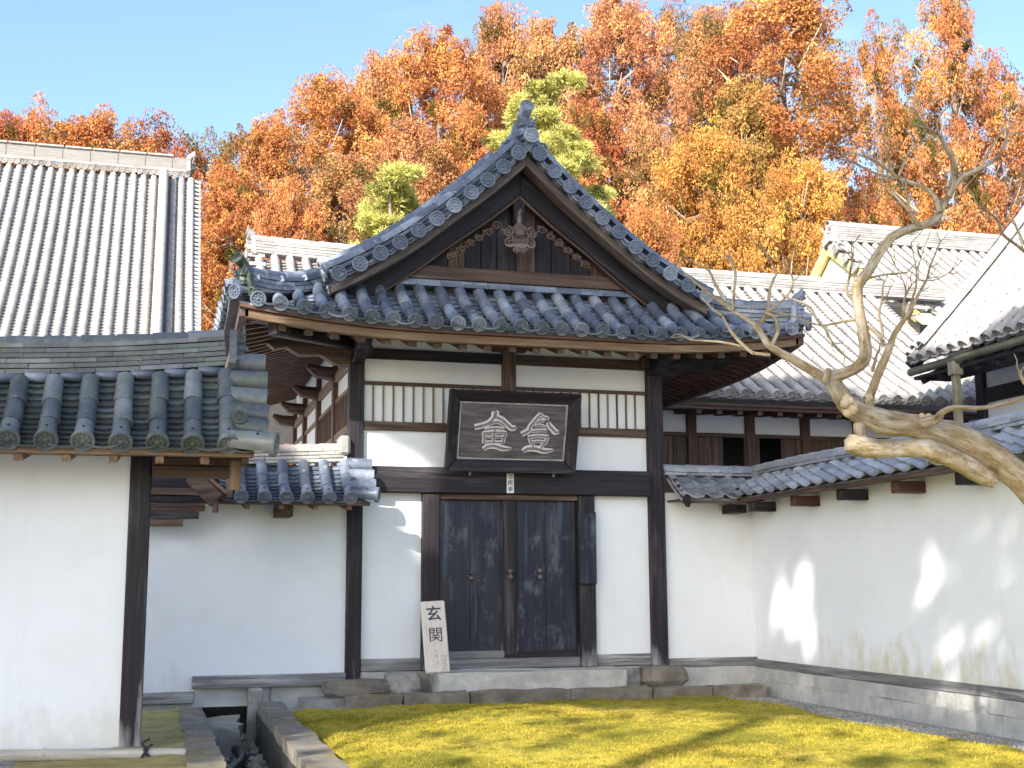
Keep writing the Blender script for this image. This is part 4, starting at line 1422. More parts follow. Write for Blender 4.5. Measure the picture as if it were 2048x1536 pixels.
for k in range(4):
    x = 2.0 - .36 * k
    build(MB().beam((x, 13.5, 2.195), (x, 14.03, 2.26), .055, .06), 'rafter', wood('tan', 'y'), mw, bevel=.003)
gbox('bracket', 1.24, 1.42, 13.68, 14.03, 2.10, 2.25, 'red', 'y', .008, mw)
build(MB().box(-.35, .85, 14.0, 14.028, 2.30, 2.80), 'eave_shade_board', wood('dark', 'x'), mw)  # dark board added to give the darkness under the near eave
for k in range(5):      # plank cheek at the wall's end, half hidden under the near eave
    build(MB().box(-.32, (.62, .60, .50, .44, .28)[k], 13.80 + .012 * k, 13.90, 2.40 - .082 * (k + 1) + .004, 2.40 - .082 * k - .004), 'cheek_plank', wood('dark' if k % 2 else 'brown', 'x'), mw, bevel=.004)
build(MB().beam((.34, 13.42, 2.50), (.60, 13.40, 2.24), .10, .17, up=(0, 0, 1)), 'bargeboard', wood('brown', 'x'), mw, bevel=.008)
build(MB().beam((.37, 13.44, 2.60), (.70, 13.42, 2.32), .16, .035, up=(0, 0, 1)), 'bargeboard_cap', wood('tan', 'x'), mw, bevel=.004)
build(MB().box(.56, .62, 13.36, 13.46, 2.12, 2.24), 'bargeboard_foot', wood('red', 'z'), mw, bevel=.006)
gbox('end_post', .70, .77, 13.50, 13.62, 2.26, 2.62, 'tan', 'z', .006, mw)

# ================================================================== the wall on the far side of the gate: short front run and long run towards the viewer
sw = thing('garden_wall', 'short white wall joining the gate post to the corner, under a small pan tile roof', 'wall', (6.4, 14, .1))
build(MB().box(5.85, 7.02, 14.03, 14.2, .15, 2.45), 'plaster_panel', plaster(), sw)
gbox('sill', 5.86, 7.0, 13.965, 14.06, .40, .50, 'grey', 'x', .008, sw)
build(rough_block(5.95, 6.99, 13.93, 14.03, .08, .398, .006, 21), 'footing', stone('pale'), sw)
lw = thing('garden_wall', 'long white wall running from the corner towards the bare tree, stained near its foot', 'wall', (7.0, 11, .1))
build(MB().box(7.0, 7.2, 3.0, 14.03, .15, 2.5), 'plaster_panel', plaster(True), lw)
y = 14.0; i = 0
while y > 4:
    L = rnd.uniform(1.3, 2.1)
    gbox('sill', 6.965 - rnd.uniform(0, .01), 7.03, max(4, y - L) + .006, y, .385, .478, 'grey', 'y', .008, lw)
    y -= L
y = 14.0
while y > 4:
    L = rnd.uniform(1.0, 1.7)
    build(rough_block(6.93, 7.02, max(4, y - L) + .004, y, .25, .383, .004, 500 + i), 'footing_stone', stone('pale'), lw)
    i += 1; y -= L
y = 14.0
while y > 4:
    L = rnd.uniform(1.1, 1.9)
    build(rough_block(6.90, 7.02, max(4, y - L) + .005, y, .04, .250, .005, 600 + i), 'footing_stone', stone('pale'), lw)
    i += 1; y -= L
def pan_mb(w, L):
    """S-section pan tile with a thick lower lip"""
    seg = 8
    zs = []
    for k in range(seg + 1):
        t = k / seg
        zs.append(-.022 * math.sin(math.pi * min(1, t / .68)) if t < .68 else .034 * math.sin(math.pi * (t - .68) / .36))
    xs_ = [(-.5 + k / seg) * w for k in range(seg + 1)]
    v = [(x, 0, z) for x, z in zip(xs_, zs)] + [(x, L * 1.04, z + .026) for x, z in zip(xs_, zs)] + [(x, L * 1.04, z + .004) for x, z in zip(xs_, zs)]
    v += [(xs_[-1], 0, zs[-1] - .03), (xs_[-1], L * 1.04, zs[-1] - .01)]
    n = seg + 1
    f = []
    for k in range(seg):
        f += [(k, k + 1, n + k + 1, n + k), (n + k, n + k + 1, 2 * n + k + 1, 2 * n + k)]
    f.append((seg, 3 * n, 3 * n + 1, n + seg))
    return MB().add(v, f)
PITCH_W = .262
def pan_roof(root, P, us, n, S, eave_name='eave_pan_tile'):
    for u in us:
        for k in range(n):
            a = Vector(P(u, k / n)); b = Vector(P(u, (k + 1) / n))
            fr = frame(a, b - a, Vector(P(u + .05, k / n)) - a)
            me = shared(('pan_tile', 'pan'), lambda: pan_mb(PITCH_W, .2), [tile('pan')])
            put(me, 'pan_tile' if k < n - 1 else eave_name, root, fr @ Matrix.Translation((0, 0, .01 + rnd.uniform(-.003, .003))) @ Matrix.Diagonal((1, (b - a).length / .2, 1, 1)))
def P_long(u, s):      # faces the yard: u along the wall
    return (7.06 + (6.56 - 7.06) * s, u, 2.66 + (2.375 - 2.66) * s - .02 * math.sin(math.pi * s))
lroof = build(slab(20, 2, lambda u, v: (lambda p: (p[0], p[1], p[2] - .035))(P_long(13.62 - 8.7 * u, v * .9)), .025), 'roof', tile('pan'), lw)
build(slab(20, 2, lambda u, v: (7.12 + .5 * v, 14.3 - 9.4 * u, 2.63 - .28 * v), .04), 'rear_slope', tile('pan'), lroof)
pan_roof(lroof, P_long, [13.45 - PITCH_W * k for k in range(28)], 5, 1)
# short tiles that fill the valley corner
for k, y in enumerate((13.70, 13.92)):
    for q in range(4 - k):
        a = Vector(P_long(y, q / 5)); b = Vector(P_long(y, (q + 1) / 5))
        put(shared(('pan_tile', 'pan'), None, None), 'valley_tile', lroof, frame(a, b - a, (0, 1, 0)) @ Matrix.Translation((0, 0, .01)) @ Matrix.Diagonal((.9, (b - a).length / .2, 1, 1)))
def l_path(t):
    return (7.08, 14.02 - t, 2.67 + .012 * math.sin(t * 1.3))
ridge(lroof, l_path, 8.6, 2, .038, .19, 'pan', .30, .062)
mb = MB(); mb.box(6.60, 6.68, 4.9, 13.55, 2.315, 2.355)
build(mb, 'eave_board', wood('brown', 'y'), lw, bevel=.004)
mb = MB(); mb.box(6.68, 7.0, 4.9, 13.98, 2.352, 2.37)
build(mb, 'soffit_board', wood('brown', 'y'), lw)
for k, y in enumerate((13.42, 12.40, 11.42, 10.42, 9.42, 8.4, 7.4)):
    gbox('bracket', 6.70, 7.0, y - .065, y + .065, 2.20, 2.31, 'red' if k % 2 else 'dark', 'x', .006, lw)
def P_short(u, s):
    return (u, 13.96 + (13.50 - 13.96) * s, 2.655 + (2.36 - 2.655) * s - .02 * math.sin(math.pi * s))
sroof = build(slab(6, 2, lambda u, v: (lambda p: (p[0], p[1], p[2] - .035))(P_short(5.88 + (1.12 - .42 * v) * u, v * .9)), .025), 'roof', tile('pan'), sw)
pan_roof(sroof, P_short, [6.02, 6.26, 6.50], 4, 1)
for k in range(3):
    a = Vector(P_short(6.74, k / 5)); b = Vector(P_short(6.74, (k + 1) / 5))
    put(shared(('pan_tile', 'pan'), None, None), 'valley_tile', sroof, frame(a, b - a, (1, 0, 0)) @ Matrix.Translation((0, 0, .01)) @ Matrix.Diagonal((.9, (b - a).length / .2, 1, 1)))
ridge(sroof, lambda t: (5.84 + t, 13.99, 2.655), 1.2, 2, .038, .19, 'pan', .30, .06)
build(MB().beam((5.92, 13.99, 2.66), (5.92, 13.42, 2.28), .05, .10), 'bargeboard', wood('dark', 'y'), sw, bevel=.006)
build(MB().beam((6.68, 13.52, 2.42), (7.02, 13.93, 2.65), .07, .03), 'valley_strip', tile('bronze'), sroof)
gbox('eave_board', 5.92, 6.66, 13.52, 13.60, 2.30, 2.335, 'brown', 'x', .004, sw)
gbox('soffit_board', 5.9, 6.98, 13.6, 14.03, 2.335, 2.352, 'brown', 'x', .003, sw)
gbox('bracket', 6.62, 6.80, 13.72, 14.03, 2.20, 2.30, 'dark', 'y', .006, sw)

# ================================================================== the hall behind the gate
rh = thing('rear_hall', 'long low hall behind the gate with sunlit tile roof, red posts and plaster frieze', 'hall', (9, 18, .1))
RX0, RX1 = 1.35, 13.1
def P_rear(u, s):
    z0 = 6.86; z1 = 4.16
    e = .06 * max(0, abs(u - 9.5) - 1.5) ** 2 / 4 * s * s
    return (u, 20.95 + (16.98 - 20.95) * s, z0 + (z1 - z0) * s - .16 * math.sin(math.pi * s) + e)
rroof = build(slab(30, 8, lambda u, v: (lambda p: (p[0], p[1], p[2] - .04))(P_rear(RX0 + (RX1 - RX0) * u, v * .975)), .05), 'roof', tile('pale'), rh)
build(slab(6, 2, lambda u, v: (RX0 + (15.2 - RX0) * u, 21.05 + 3.6 * v, 6.8 - 2.6 * v), .08), 'rear_slope', tile('pale'), rroof)
jr = MB()
x = RX0 + .15
while x < RX1:
    if x < 3.2:
        tile_row(rroof, P_rear, x, .05, .01, .55, .30 / 4.8, .075, 'pale', None, lift=.03, last_disc=False)
    elif x > 7.3:
        tile_row(rroof, P_rear, x, .05, .01, 1.0, .36 / 4.8, .075, 'pale', .088, lift=.03)
    if x < 3.2 or x > 7.0:
        flat_tiles(rroof, P_rear, x + .128, .05, .01, 1.01, .022, .24, 'pale', .024, joined=jr)
    x += .2575
build(jr, 'flat_tiling', tile('pale'), rroof, kind='stuff')
ridge(rroof, lambda t: (RX0 + .05 + t, 21.0, 6.86 + .06 * max(0, (2.5 - t) / 2.5) ** 2), 13.4, 5, .052, .30, 'pale', .36, .08)
oni(rroof, (RX0 + .02, 21.0, 6.86), (-1, -.05, 0), .42, 'pale')
for k in range(5):      # verge tiles on the near end of the ridge
    p = Vector(P_rear(RX0 - .02, .03 + k * .07)) + Vector((0, 0, .06))
    put(shared(('verge_roll_pale', 'pale'), lambda: eave_mb(.32, .066, .085), [tile('pale'), HOLE]), 'verge_tile', rroof, frame(p + Vector((.26, 0, 0)), (-1, 0, 0), (0, 1, 0)))
build(MB().box(7.2, RX1 - .02, 17.03, 17.12, 4.00, 4.04), 'tile_batten', wood('red', 'x'), rh, bevel=.003)
build(MB().box(7.2, RX1 - .05, 17.06, 17.16, 3.95, 4.00), 'eave_fascia', wood('brown', 'x'), rh, bevel=.003)
build(MB().box(6, RX1 - .05, 17.12, 18.1, 4.04, 4.06), 'soffit', wood('red', 'y'), rh)
x = 7.75
while x < 12.4:
    build(MB().beam((x, 17.1, 3.93), (x, 18.0, 4.03), .085, .09), 'rafter', wood('red', 'y'), rh, bevel=.003)
    x += .335
RY = 17.9
def rbox(nm, x0, x1, y0, y1, z0, z1, k, ax): return gbox(nm, x0, x1, y0, y1, z0, z1, k, ax, .006, rh)
build(MB().box(5.9, 13.6, RY + .06, RY + .14, 3.70, 4.3), 'plaster_panel', plaster(), rh)
for x in (6.6, 7.98, 8.98, 9.95, 10.9, 11.9, 12.9):
    rbox('post', x - .075, x + .075, RY - .02, RY + .13, .1, 4.15, 'red', 'z')
rbox('head_rail', 5.9, 13.6, RY - .005, RY + .08, 3.64, 3.70, 'brown', 'x')
rbox('dado_rail', 5.9, 13.6, RY - .005, RY + .08, 2.55, 2.64, 'brown', 'x')
x = 6.0; i = 0
while x < 13.5:
    w = .21
    if not any(a < x + w / 2 < b for a, b in ((8.52, 8.92), (9.05, 9.55))):
        build(MB().box(x + .004, x + w - .004, RY + .03 + rnd.uniform(0, .006), RY + .06, .4, 3.64), 'wall_plank', wood(('brown', 'red', 'brown')[i % 3], 'z'), rh, bevel=.003)
    x += w; i += 1
build(MB().box(7.6, 12.5, RY + .9, RY + .95, .4, 3.9), 'dark_room_backing', simple('painted_room_dark', [(0.012, 0.010, 0.010), (0.02, 0.018, 0.016)], 3, .9, bmp=0), rh)  # near-black sheet, the unlit room's darkness put into its colour
for (a, b) in ((8.88, 8.91), (9.05, 9.08), (9.52, 9.56)):
    rbox('window_stile', a, b, RY + .02, RY + .07, 2.6, 3.64, 'brown', 'z')

# ================================================================== the tall roofed hall on the far side
kh = thing('tall_hall', 'hall with a steep pale tile roof, green copper gutter and dark timbered side', 'hall', (13, 13, .1))
def P_kh(u, s):       # u = Y, s 0 at the top, 1 at the eave
    return (15.6 + (10.86 - 15.6) * s, u, 10.2 + (4.66 - 10.2) * s - .22 * math.sin(math.pi * s))
kroof = build(slab(10, 8, lambda u, v: (lambda p: (p[0], p[1], p[2] - .04))(P_kh(16.45 - 8.2 * u, v * .985)), .06), 'roof', tile('pale'), kh)
y = 16.2; jk = MB()
while y > 8.6:
    if y > 13.2:
        tile_row(kroof, P_kh, y, .05, .30, 1.0, .5 / 7, .075, 'pale', .09, lift=.03)
    flat_tiles(kroof, P_kh, y - .126, .05, .2, 1.01, .035, .235, 'pale', .024, joined=jk)
    y -= .252
build(jk, 'flat_tiling', tile('pale'), kroof, kind='stuff')
for k, (yy, lf, r) in enumerate(((16.40, .03, .075), (16.18, .12, .07), (15.98, .15, .08))):
    for q in range(10):
        a = Vector(P_kh(yy, .1 + q * .088)); b = Vector(P_kh(yy, .1 + (q + 1) * .088))
        fr = frame(a, b - a, (0, 1, 0)) @ Matrix.Translation((0, 0, lf)) @ Matrix.Diagonal((1, (b - a).length / .26, 1, 1))
        put(shared(('cover_tile', 'pale', .075), lambda: cover_mb(.26, .075), [tile('pale')]), 'verge_roll', kroof, fr)
build(MB().beam(Vector(P_kh(16.42, .98)) - Vector((0, 0, .16)), Vector(P_kh(16.42, .1)) - Vector((0, 0, .16)), .06, .22), 'bargeboard', wood('dark', 'x'), kh, bevel=.006)
cop = simple('copper', [(0.12, 0.11, 0.07), (0.22, 0.205, 0.14), (0.32, 0.30, 0.21)], 5, .5)
gm = MB()
gm.tube([(10.93, 16.4, 4.52), (10.93, 9.5, 4.56)], .062, 10)
build(gm, 'gutter', cop, kh, smooth=True)
pp = MB(); pp.box(10.90, 11.0, 15.27, 15.37, 2.0, 4.48)
pp.box(10.87, 11.03, 15.24, 15.40, 4.30, 4.50)
build(pp, 'downpipe', cop, kh, bevel=.01)
build(MB().box(10.97, 11.6, 9.5, 16.38, 4.40, 4.45), 'soffit', wood('dark', 'x'), kh)
y = 16.2
while y > 10:
    build(MB().beam((11.0, y, 4.36), (12.2, y, 5.0), .08, .1), 'rafter', wood('dark', 'x'), kh)
    y -= .42
build(MB().box(12.0, 12.15, 8.5, 16.2, .2, 5.0), 'plaster_panel', plaster(), kh)
for y in (16.15, 14.6, 13.15, 11.6, 10.1):
    gbox('post', 11.93, 12.1, y - .09, y + .09, .2, 5.0, 'dark', 'z', .008, kh)
for z in (4.15, 3.45, 2.7):
    gbox('tie_beam', 11.95, 12.05, 8.5, 16.06, z - .11, z + .11, 'dark', 'y', .006, kh)
build(MB().box(12.0, 20, 16.05, 16.2, .2, 5.2), 'end_wall', plaster(), kh)

# ================================================================== the gabled hall far behind on the same side
fh = thing('gabled_hall', 'distant hall with pale tile roof and cream plaster gable catching the sun', 'hall', (18, 24, .1))
def P_fh(u, s):
    return (u, 24.0 + (20.6 - 24.0) * s, 8.85 + (6.4 - 8.85) * s - .1 * math.sin(math.pi * s))
froof = build(slab(10, 4, lambda u, v: (lambda p: (p[0], p[1], p[2] - .03))(P_fh(14.05 + 9 * u, v)), .09), 'roof', tile('pale'), fh)
build(slab(6, 2, lambda u, v: (14.05 + 9 * u, 24.05 + 3.2 * v, 8.82 - 2.4 * v), .09), 'rear_slope', tile('pale'), froof)
jf = MB()
x = 14.45
while x < 20:
    for k in range(1):
        tile_row(froof, P_fh, x, .05, .0, .9, .14, .07, 'pale', None, lift=.03, last_disc=False)
    flat_tiles(froof, P_fh, x + .125, .05, .0, .95, .04, .23, 'pale', .022, joined=jf)
    x += .25
build(jf, 'flat_tiling', tile('pale'), froof, kind='stuff')
ridge(froof, lambda t: (14.1 + t, 24.0, 8.86), 7, 7, .055, .30, 'pale', .42, .09)
oni(froof, (14.12, 24.0, 8.72), (-1, -.1, 0), .55, 'pale', horn=False)
for k in range(9):
    p = Vector(P_fh(14.02, .02 + k * .11)) + Vector((0, 0, .05))
    put(shared(('verge_roll_pale', 'pale'), None, None), 'verge_tile', froof, frame(p + Vector((.28, 0, 0)), (-1, 0, 0), (0, 1, 0)) @ Matrix.Diagonal((1.3, 1, 1.3, 1)))
mb = MB()
mb.prism([(24.0, 8.6), (21.2, 6.7), (21.2, .2), (26.8, .2), (26.8, 6.7)], lambda a, b, t: (t, a, b), 14.16, 14.4)
build(mb, 'gable_wall', simple('cream_plaster', [(0.74, 0.66, 0.46), (0.80, 0.74, 0.56)], 2, .9, bmp=0), fh)
build(MB().beam((14.08, 24.05, 8.62), (14.08, 27.0, 6.40), .07, .26, up=(0, 0, 1)), 'bargeboard', simple('ochre_board', [(0.60, 0.48, 0.16), (0.68, 0.57, 0.24)], 4, .7, bmp=0), fh, bevel=.005)
build(MB().beam((14.10, 24.0, 8.66), (14.10, 20.8, 6.46), .06, .2, up=(0, 0, 1)), 'bargeboard', simple('ochre_board', [(0.62, 0.47, 0.10), (0.70, 0.55, 0.16)], 4, .7, bmp=0), fh, bevel=.005)

# ================================================================== the great roof behind the near wall
bh = thing('main_hall', 'great hall whose pale ribbed tile roof rises behind the near wall', 'hall', (-8, 32, .1))
BX1 = .60
def P_bh(u, s):
    z0 = 11.75; z1 = 5.2
    return (u, 32.0 + (25.0 - 32.0) * s, z0 + (z1 - z0) * s - .45 * math.sin(math.pi * s))
broof = build(slab(12, 8, lambda u, v: (lambda p: (p[0], p[1], p[2] - .03))(P_bh(-18 + (18 + BX1) * u, v)), .12), 'roof', tile('pale'), bh)
build(slab(4, 2, lambda u, v: (-18 + (18 + BX1) * u, 32.1 + 6.5 * v, 11.7 - 6.4 * v), .12), 'rear_slope', tile('pale'), broof)
jb = MB()
def long_rib(P, u, s0, s1, n, r, lift, xdir):
    mb = MB()
    for k in range(n):
        a = Vector(P(u, s0 + (s1 - s0) * k / n)); b = Vector(P(u, s0 + (s1 - s0) * (k + 1) / n))
        c = cover_mb(.26, r, 7, .94)
        fr = frame(a, b - a, xdir) @ Matrix.Translation((0, 0, lift)) @ Matrix.Diagonal((1, (b - a).length / .26 * 1.02, 1, 1))
        mb.add([fr @ Vector(q) for q in c.v], c.f)
    return mb
x = -.38
ribs = []
while x > -4.4:
    ribs.append(x); x -= .245
ribs += [.10, .30]
for x in ribs:
    build(long_rib(P_bh, x, .02, .82, 24, .082, .035, (1, 0, 0)), 'cover_tile_row', tile('pale'), broof, smooth=True)  # each object is one whole row of cover tiles, joined
    flat_tiles(broof, P_bh, x + .122, .05, .02, .82, .0155, .20, 'pale', .030, joined=jb)
build(jb, 'flat_tiling', tile('pale'), broof, kind='stuff')
build(long_rib(P_bh, .53, .02, .82, 24, .085, .05, (1, 0, 0)), 'verge_tile_row', tile('pale'), broof, smooth=True)
build(long_rib(P_bh, -.14, .03, .84, 24, .12, .30, (1, 0, 0)), 'descending_ridge', tile('pale'), broof, smooth=True)
mb = MB()
for k in range(20):
    a = Vector(P_bh(-.14, .03 + .81 * k / 20)); b = Vector(P_bh(-.14, .03 + .81 * (k + 1) / 20))
    mb.beam(a + Vector((0, 0, .14)), b + Vector((0, 0, .14)), .19, .34)
build(mb, 'descending_ridge_base', tile('pale'), broof)
for k in range(44):
    p = Vector(P_bh(.56, .02 + k * .0187))
    put(shared(('verge_stub', 'pale'), lambda: eave_mb(.22, .075, .088, 6), [tile('pale'), HOLE]), 'verge_tile', broof, frame(p + Vector((-.02, 0, -.02)), (1, 0, -.12), (0, 1, 0)))
# the ridge: a high bank of courses with upright joints, scalloped foot course and white cap line
mb = MB(); mb.box(-18, .50, 31.85, 32.15, 11.84, 12.20)
build(mb, 'ridge_bank', simple('ridge_bank', [(0.15, 0.14, 0.13), (0.23, 0.22, 0.205), (0.31, 0.295, 0.275)], 3, .8, (1, 1, 26), .3), broof)
for k in range(14):
    x = .05 - k * .66
    build(MB().box(x - .008, x + .008, 31.842, 31.86, 11.88, 12.16), 'joint_strip', tile('mossy'), broof)
    build(MB().box(x - .60, x + .03, 31.80, 32.2, 12.205, 12.255), 'ridge_coping', tile('pale'), broof, bevel=.01)
for z in (11.86,):
    build(MB().box(-9, .5, 31.80, 32.18, z - .05, z + .03), 'foot_course', tile('pale'), broof, bevel=.008)
for k in range(36):
    x = .42 - k * .145
    mb = shared(('scallop_tile', 'pale'), lambda: (lambda m: (disc_mb(m, 0, .078, .06, 6), m)[1])(MB()), [tile('pale')])
    put(mb, 'scallop_tile', broof, frame((x, 31.76, 11.74), (0, -1, -.25), (1, 0, 0)))
oni(broof, (.52, 32.0, 11.80), (1, -.1, 0), .52, 'pale')
build(MB().box(-17, .0, 26.2, 38, .1, 6.0), 'hall_wall', plaster(), bh)

# ================================================================== bamboo rail, hose
br = thing('bamboo_rail', 'low bamboo rail on a stub post lashed with black cord beside the near wall', 'rail', (-.3, 10.1, .08))
bp = MB()
a, b = at(-60, 1512, 10.1), at(372, 1508, 10.1)
pts, rad = [], []
for k in range(61):
    t = k / 60
    pts.append(a.lerp(b, t)); q_ = min(abs(t - n_) for n_ in (.08, .33, .58, .80))
    rad.append(.045 + (.006 if q_ < .006 else .002 * max(0, 1 - q_ * 30)) - (.004 if .010 < q_ < .022 else 0))
bp.tube(pts, rad, 14)
bamboo = simple('bamboo', [(0.24, 0.22, 0.19), (0.40, 0.37, 0.32), (0.52, 0.49, 0.43)], 2.2, .5, (1.5, 14, 14), .15)
build(bp, 'pole', bamboo, br, smooth=True)
pb = MB(); c = at(290, 1525, 10.12)
pb.tube([(c.x, c.y + .02, -.1), (c.x, c.y + .02, c.z - .02)], .042, 12)
build(pb, 'stub_post', bamboo, br, smooth=True)
lp = MB()
for dx0, dx1 in ((-.055, .012), (.06, -.01)):
    lp.tube([(c.x + dx0, c.y - .03, c.z - .03), (c.x + dx0 * .9, c.y - .082, c.z + .0), (c.x + dx0 * .45, c.y - .086, c.z + .05), (c.x + dx1, c.y - .062, c.z + .10), (c.x, c.y - .01, c.z + .112)], .011, 6)
lp.tube([(c.x, c.y - .05, c.z + .105), (c.x - .03, c.y - .05, c.z + .15), (c.x + .03, c.y - .06, c.z + .18)], .010, 5)
lp.tube([(c.x, c.y - .05, c.z + .105), (c.x + .05, c.y - .05, c.z + .14)], .010, 5)
build(lp, 'lashing', simple('black_cord', [(0.012, 0.012, 0.014), (0.03, 0.03, 0.032)], 60, .8, bmp=0), br)
hs = MB()
hp_ = [atz(px, py, z) for px, py, z in ((418, 1462, -.10), (436, 1482, -.13), (462, 1494, -.16), (486, 1508, -.18), (484, 1524, -.18), (462, 1540, -.18), (440, 1570, -.18), (430, 1640, -.18))]
hp_ = [Vector((min(1.2, max(.53, p.x)), p.y, p.z)) for p in hp_]
q = [hp_[0]]
for _ in range(2):
    n_ = [hp_[0]]
    for a, b in zip(hp_, hp_[1:]): n_ += [a.lerp(b, .25), a.lerp(b, .75)]
    n_.append(hp_[-1]); hp_ = n_
hs.tube(hp_, .042, 8)
tag(build(hs, 'drain_hose', simple('black_hose', [(0.012, 0.012, 0.015), (0.03, 0.03, 0.034)], 30, .45), smooth=True), 'black corrugated hose lying along the drain floor', 'hose', kind='thing')

# ================================================================== the bare tree
bt = thing('bare_tree', 'leafless twisted tree with tan bark reaching over the garden wall', 'tree', tuple(at(2330, 1600, 6.2)))
bark = None
def bark_mat():
    m, nt, b = newmat('bark_tan')
    at_ = node(nt, 'ShaderNodeAttribute'); at_.attribute_name = 'bark'
    v = at_.outputs['Vector']
    n1 = noise(nt, scaled(nt, v, (2.4, 2.4, 7.0)), 1.0, 8, .72)
    n2 = noise(nt, scaled(nt, v, (5.0, 5.0, 5.0)), 1.0, 8, .75)
    n3 = noise(nt, geopos(nt), 4.5, 5, .7)
    c = ramp(nt, n1, [(.30, (0.13, 0.078, 0.034)), (.42, (0.33, 0.235, 0.120)), (.53, (0.47, 0.385, 0.260)), (.66, (0.64, 0.59, 0.50))])
    c = mix(nt, c, (0.36, 0.25, 0.11), ramp(nt, n3, [(.50, 0), (.70, .55)]))
    c = mix(nt, c, (0.045, 0.028, 0.014), ramp(nt, n2, [(.55, 0), (.68, .9)]))
    c = mix(nt, c, (0.66, 0.62, 0.54), ramp(nt, n2, [(.34, .8), (.45, 0)]))
    nt.links.new(c, b.inputs['Base Color'])
    b.inputs['Roughness'].default_value = .75
    bump(nt, b, mth(nt, 'SUBTRACT', n1, n2), .9, .03)
    return m
bark = bark_mat()
def limb(name, pts, y0, y1, n=10, parent=bt, wob=.12, seed=0):
    """pts: (px, py, width in px); the limb runs from distance y0 to y1"""
    k = len(pts)
    P, W = [], []
    for i, (px, py, w) in enumerate(pts):
        Y = y0 + (y1 - y0) * i / max(1, k - 1)
        p = at(px, py, Y)
        P.append(p); W.append(w * .90 / 2 / F_PX * ((p - CAM_POS).dot(_F)))
    # corner cutting, then a little unevenness
    for _ in range(2 if n < 14 else 2):
        q, r = [P[0]], [W[0]]
        for a, b, c, d_ in zip(P, P[1:], W, W[1:]):
            q += [a.lerp(b, .18), a.lerp(b, .82)]; r += [c * .75 + d_ * .25, c * .25 + d_ * .75]
        q.append(P[-1]); r.append(W[-1]); P, W = q, r
    mb = MB(); mb.tube(P, W, n)
    for i, p in enumerate(mb.v):
        p = Vector(p); s = W[min(len(W) - 1, i // n)]
        o = Vector((mn.noise(p * 6 + Vector((seed, 0, 0))), mn.noise(p * 6 + Vector((0, 7 + seed, 0))), mn.noise(p * 6 + Vector((0, 0, 3)))))
        o2 = Vector((mn.noise(p * 19), mn.noise(p * 19 + Vector((5, 0, 0))), mn.noise(p * 19 + Vector((0, 9, 0)))))
        ax = P[min(len(P) - 1, i // n)]; rv = (p - ax); ka = 2 * math.pi * (i % n) / n
        rd = mn.noise((math.cos(ka) * 1.7 + seed, math.sin(ka) * 1.7, ax.length * 1.6))
        mb.v[i] = tuple(p + o * s * wob * 1.5 + o2 * s * wob * .8 + rv * rd * (.32 if n > 8 else .2))
    o = build(mb, name, bark, parent, smooth=True)
    al = [0.0]
    for q0, q1 in zip(P, P[1:]): al.append(al[-1] + (q1 - q0).length)
    fl = []
    for i in range(len(mb.v)):
        ka = 2 * math.pi * (i % n) / n; k_ = min(len(P) - 1, i // n)
        fl += [math.cos(ka) * W[0] * 6 + seed, math.sin(ka) * W[0] * 6, al[k_]]
    o.data.attributes.new('bark', 'FLOAT_VECTOR', 'POINT').data.foreach_set('vector', fl)
    return o
def knot(px, py, w, Y, parent):
    c = at(px, py, Y - .03); r = w / 2 / F_PX * Y
    mb = MB()
    for k in range(9):
        a = Vector((rnd.uniform(-1, 1), rnd.uniform(-1, .2), rnd.uniform(-1, 1))).normalized()
        mb.tube([c + a * r * .3, c + a * r * .9, c + a * r * 1.15], [r * .5, r * .42, r * .14], 6)
    build(mb, 'knot', bark, parent, smooth=True)
trunk = limb('trunk', [(2335, 1625, 92), (2322, 1480, 84), (2270, 1270, 78), (2170, 1090, 72), (2048, 966, 66), (1996, 924, 66), (1938, 889, 64), (1881, 864, 58), (1824, 852, 50), (1768, 845, 52), (1722, 828, 50), (1693, 808, 44), (1678, 784, 42), (1666, 766, 36)], 6.2, 6.5, 16, wob=.10)
limb('limb', [(1700, 886, 36), (1722, 894, 44), (1760, 900, 42), (1800, 898, 40), (1852, 898, 42), (1895, 912, 46), (1940, 935, 46), (1985, 962, 30)], 6.2, 6.3, 14, trunk)
limb('limb', [(1721, 896, 26), (1720, 870, 30), (1718, 850, 26)], 6.32, 6.36, 10, trunk)
for (x, y, w) in ((1693, 812, 46), (1850, 842, 36), (1702, 890, 34), (1713, 566, 26), (1735, 795, 20), (1878, 832, 18)):
    knot(x, y, w, 6.35, trunk)
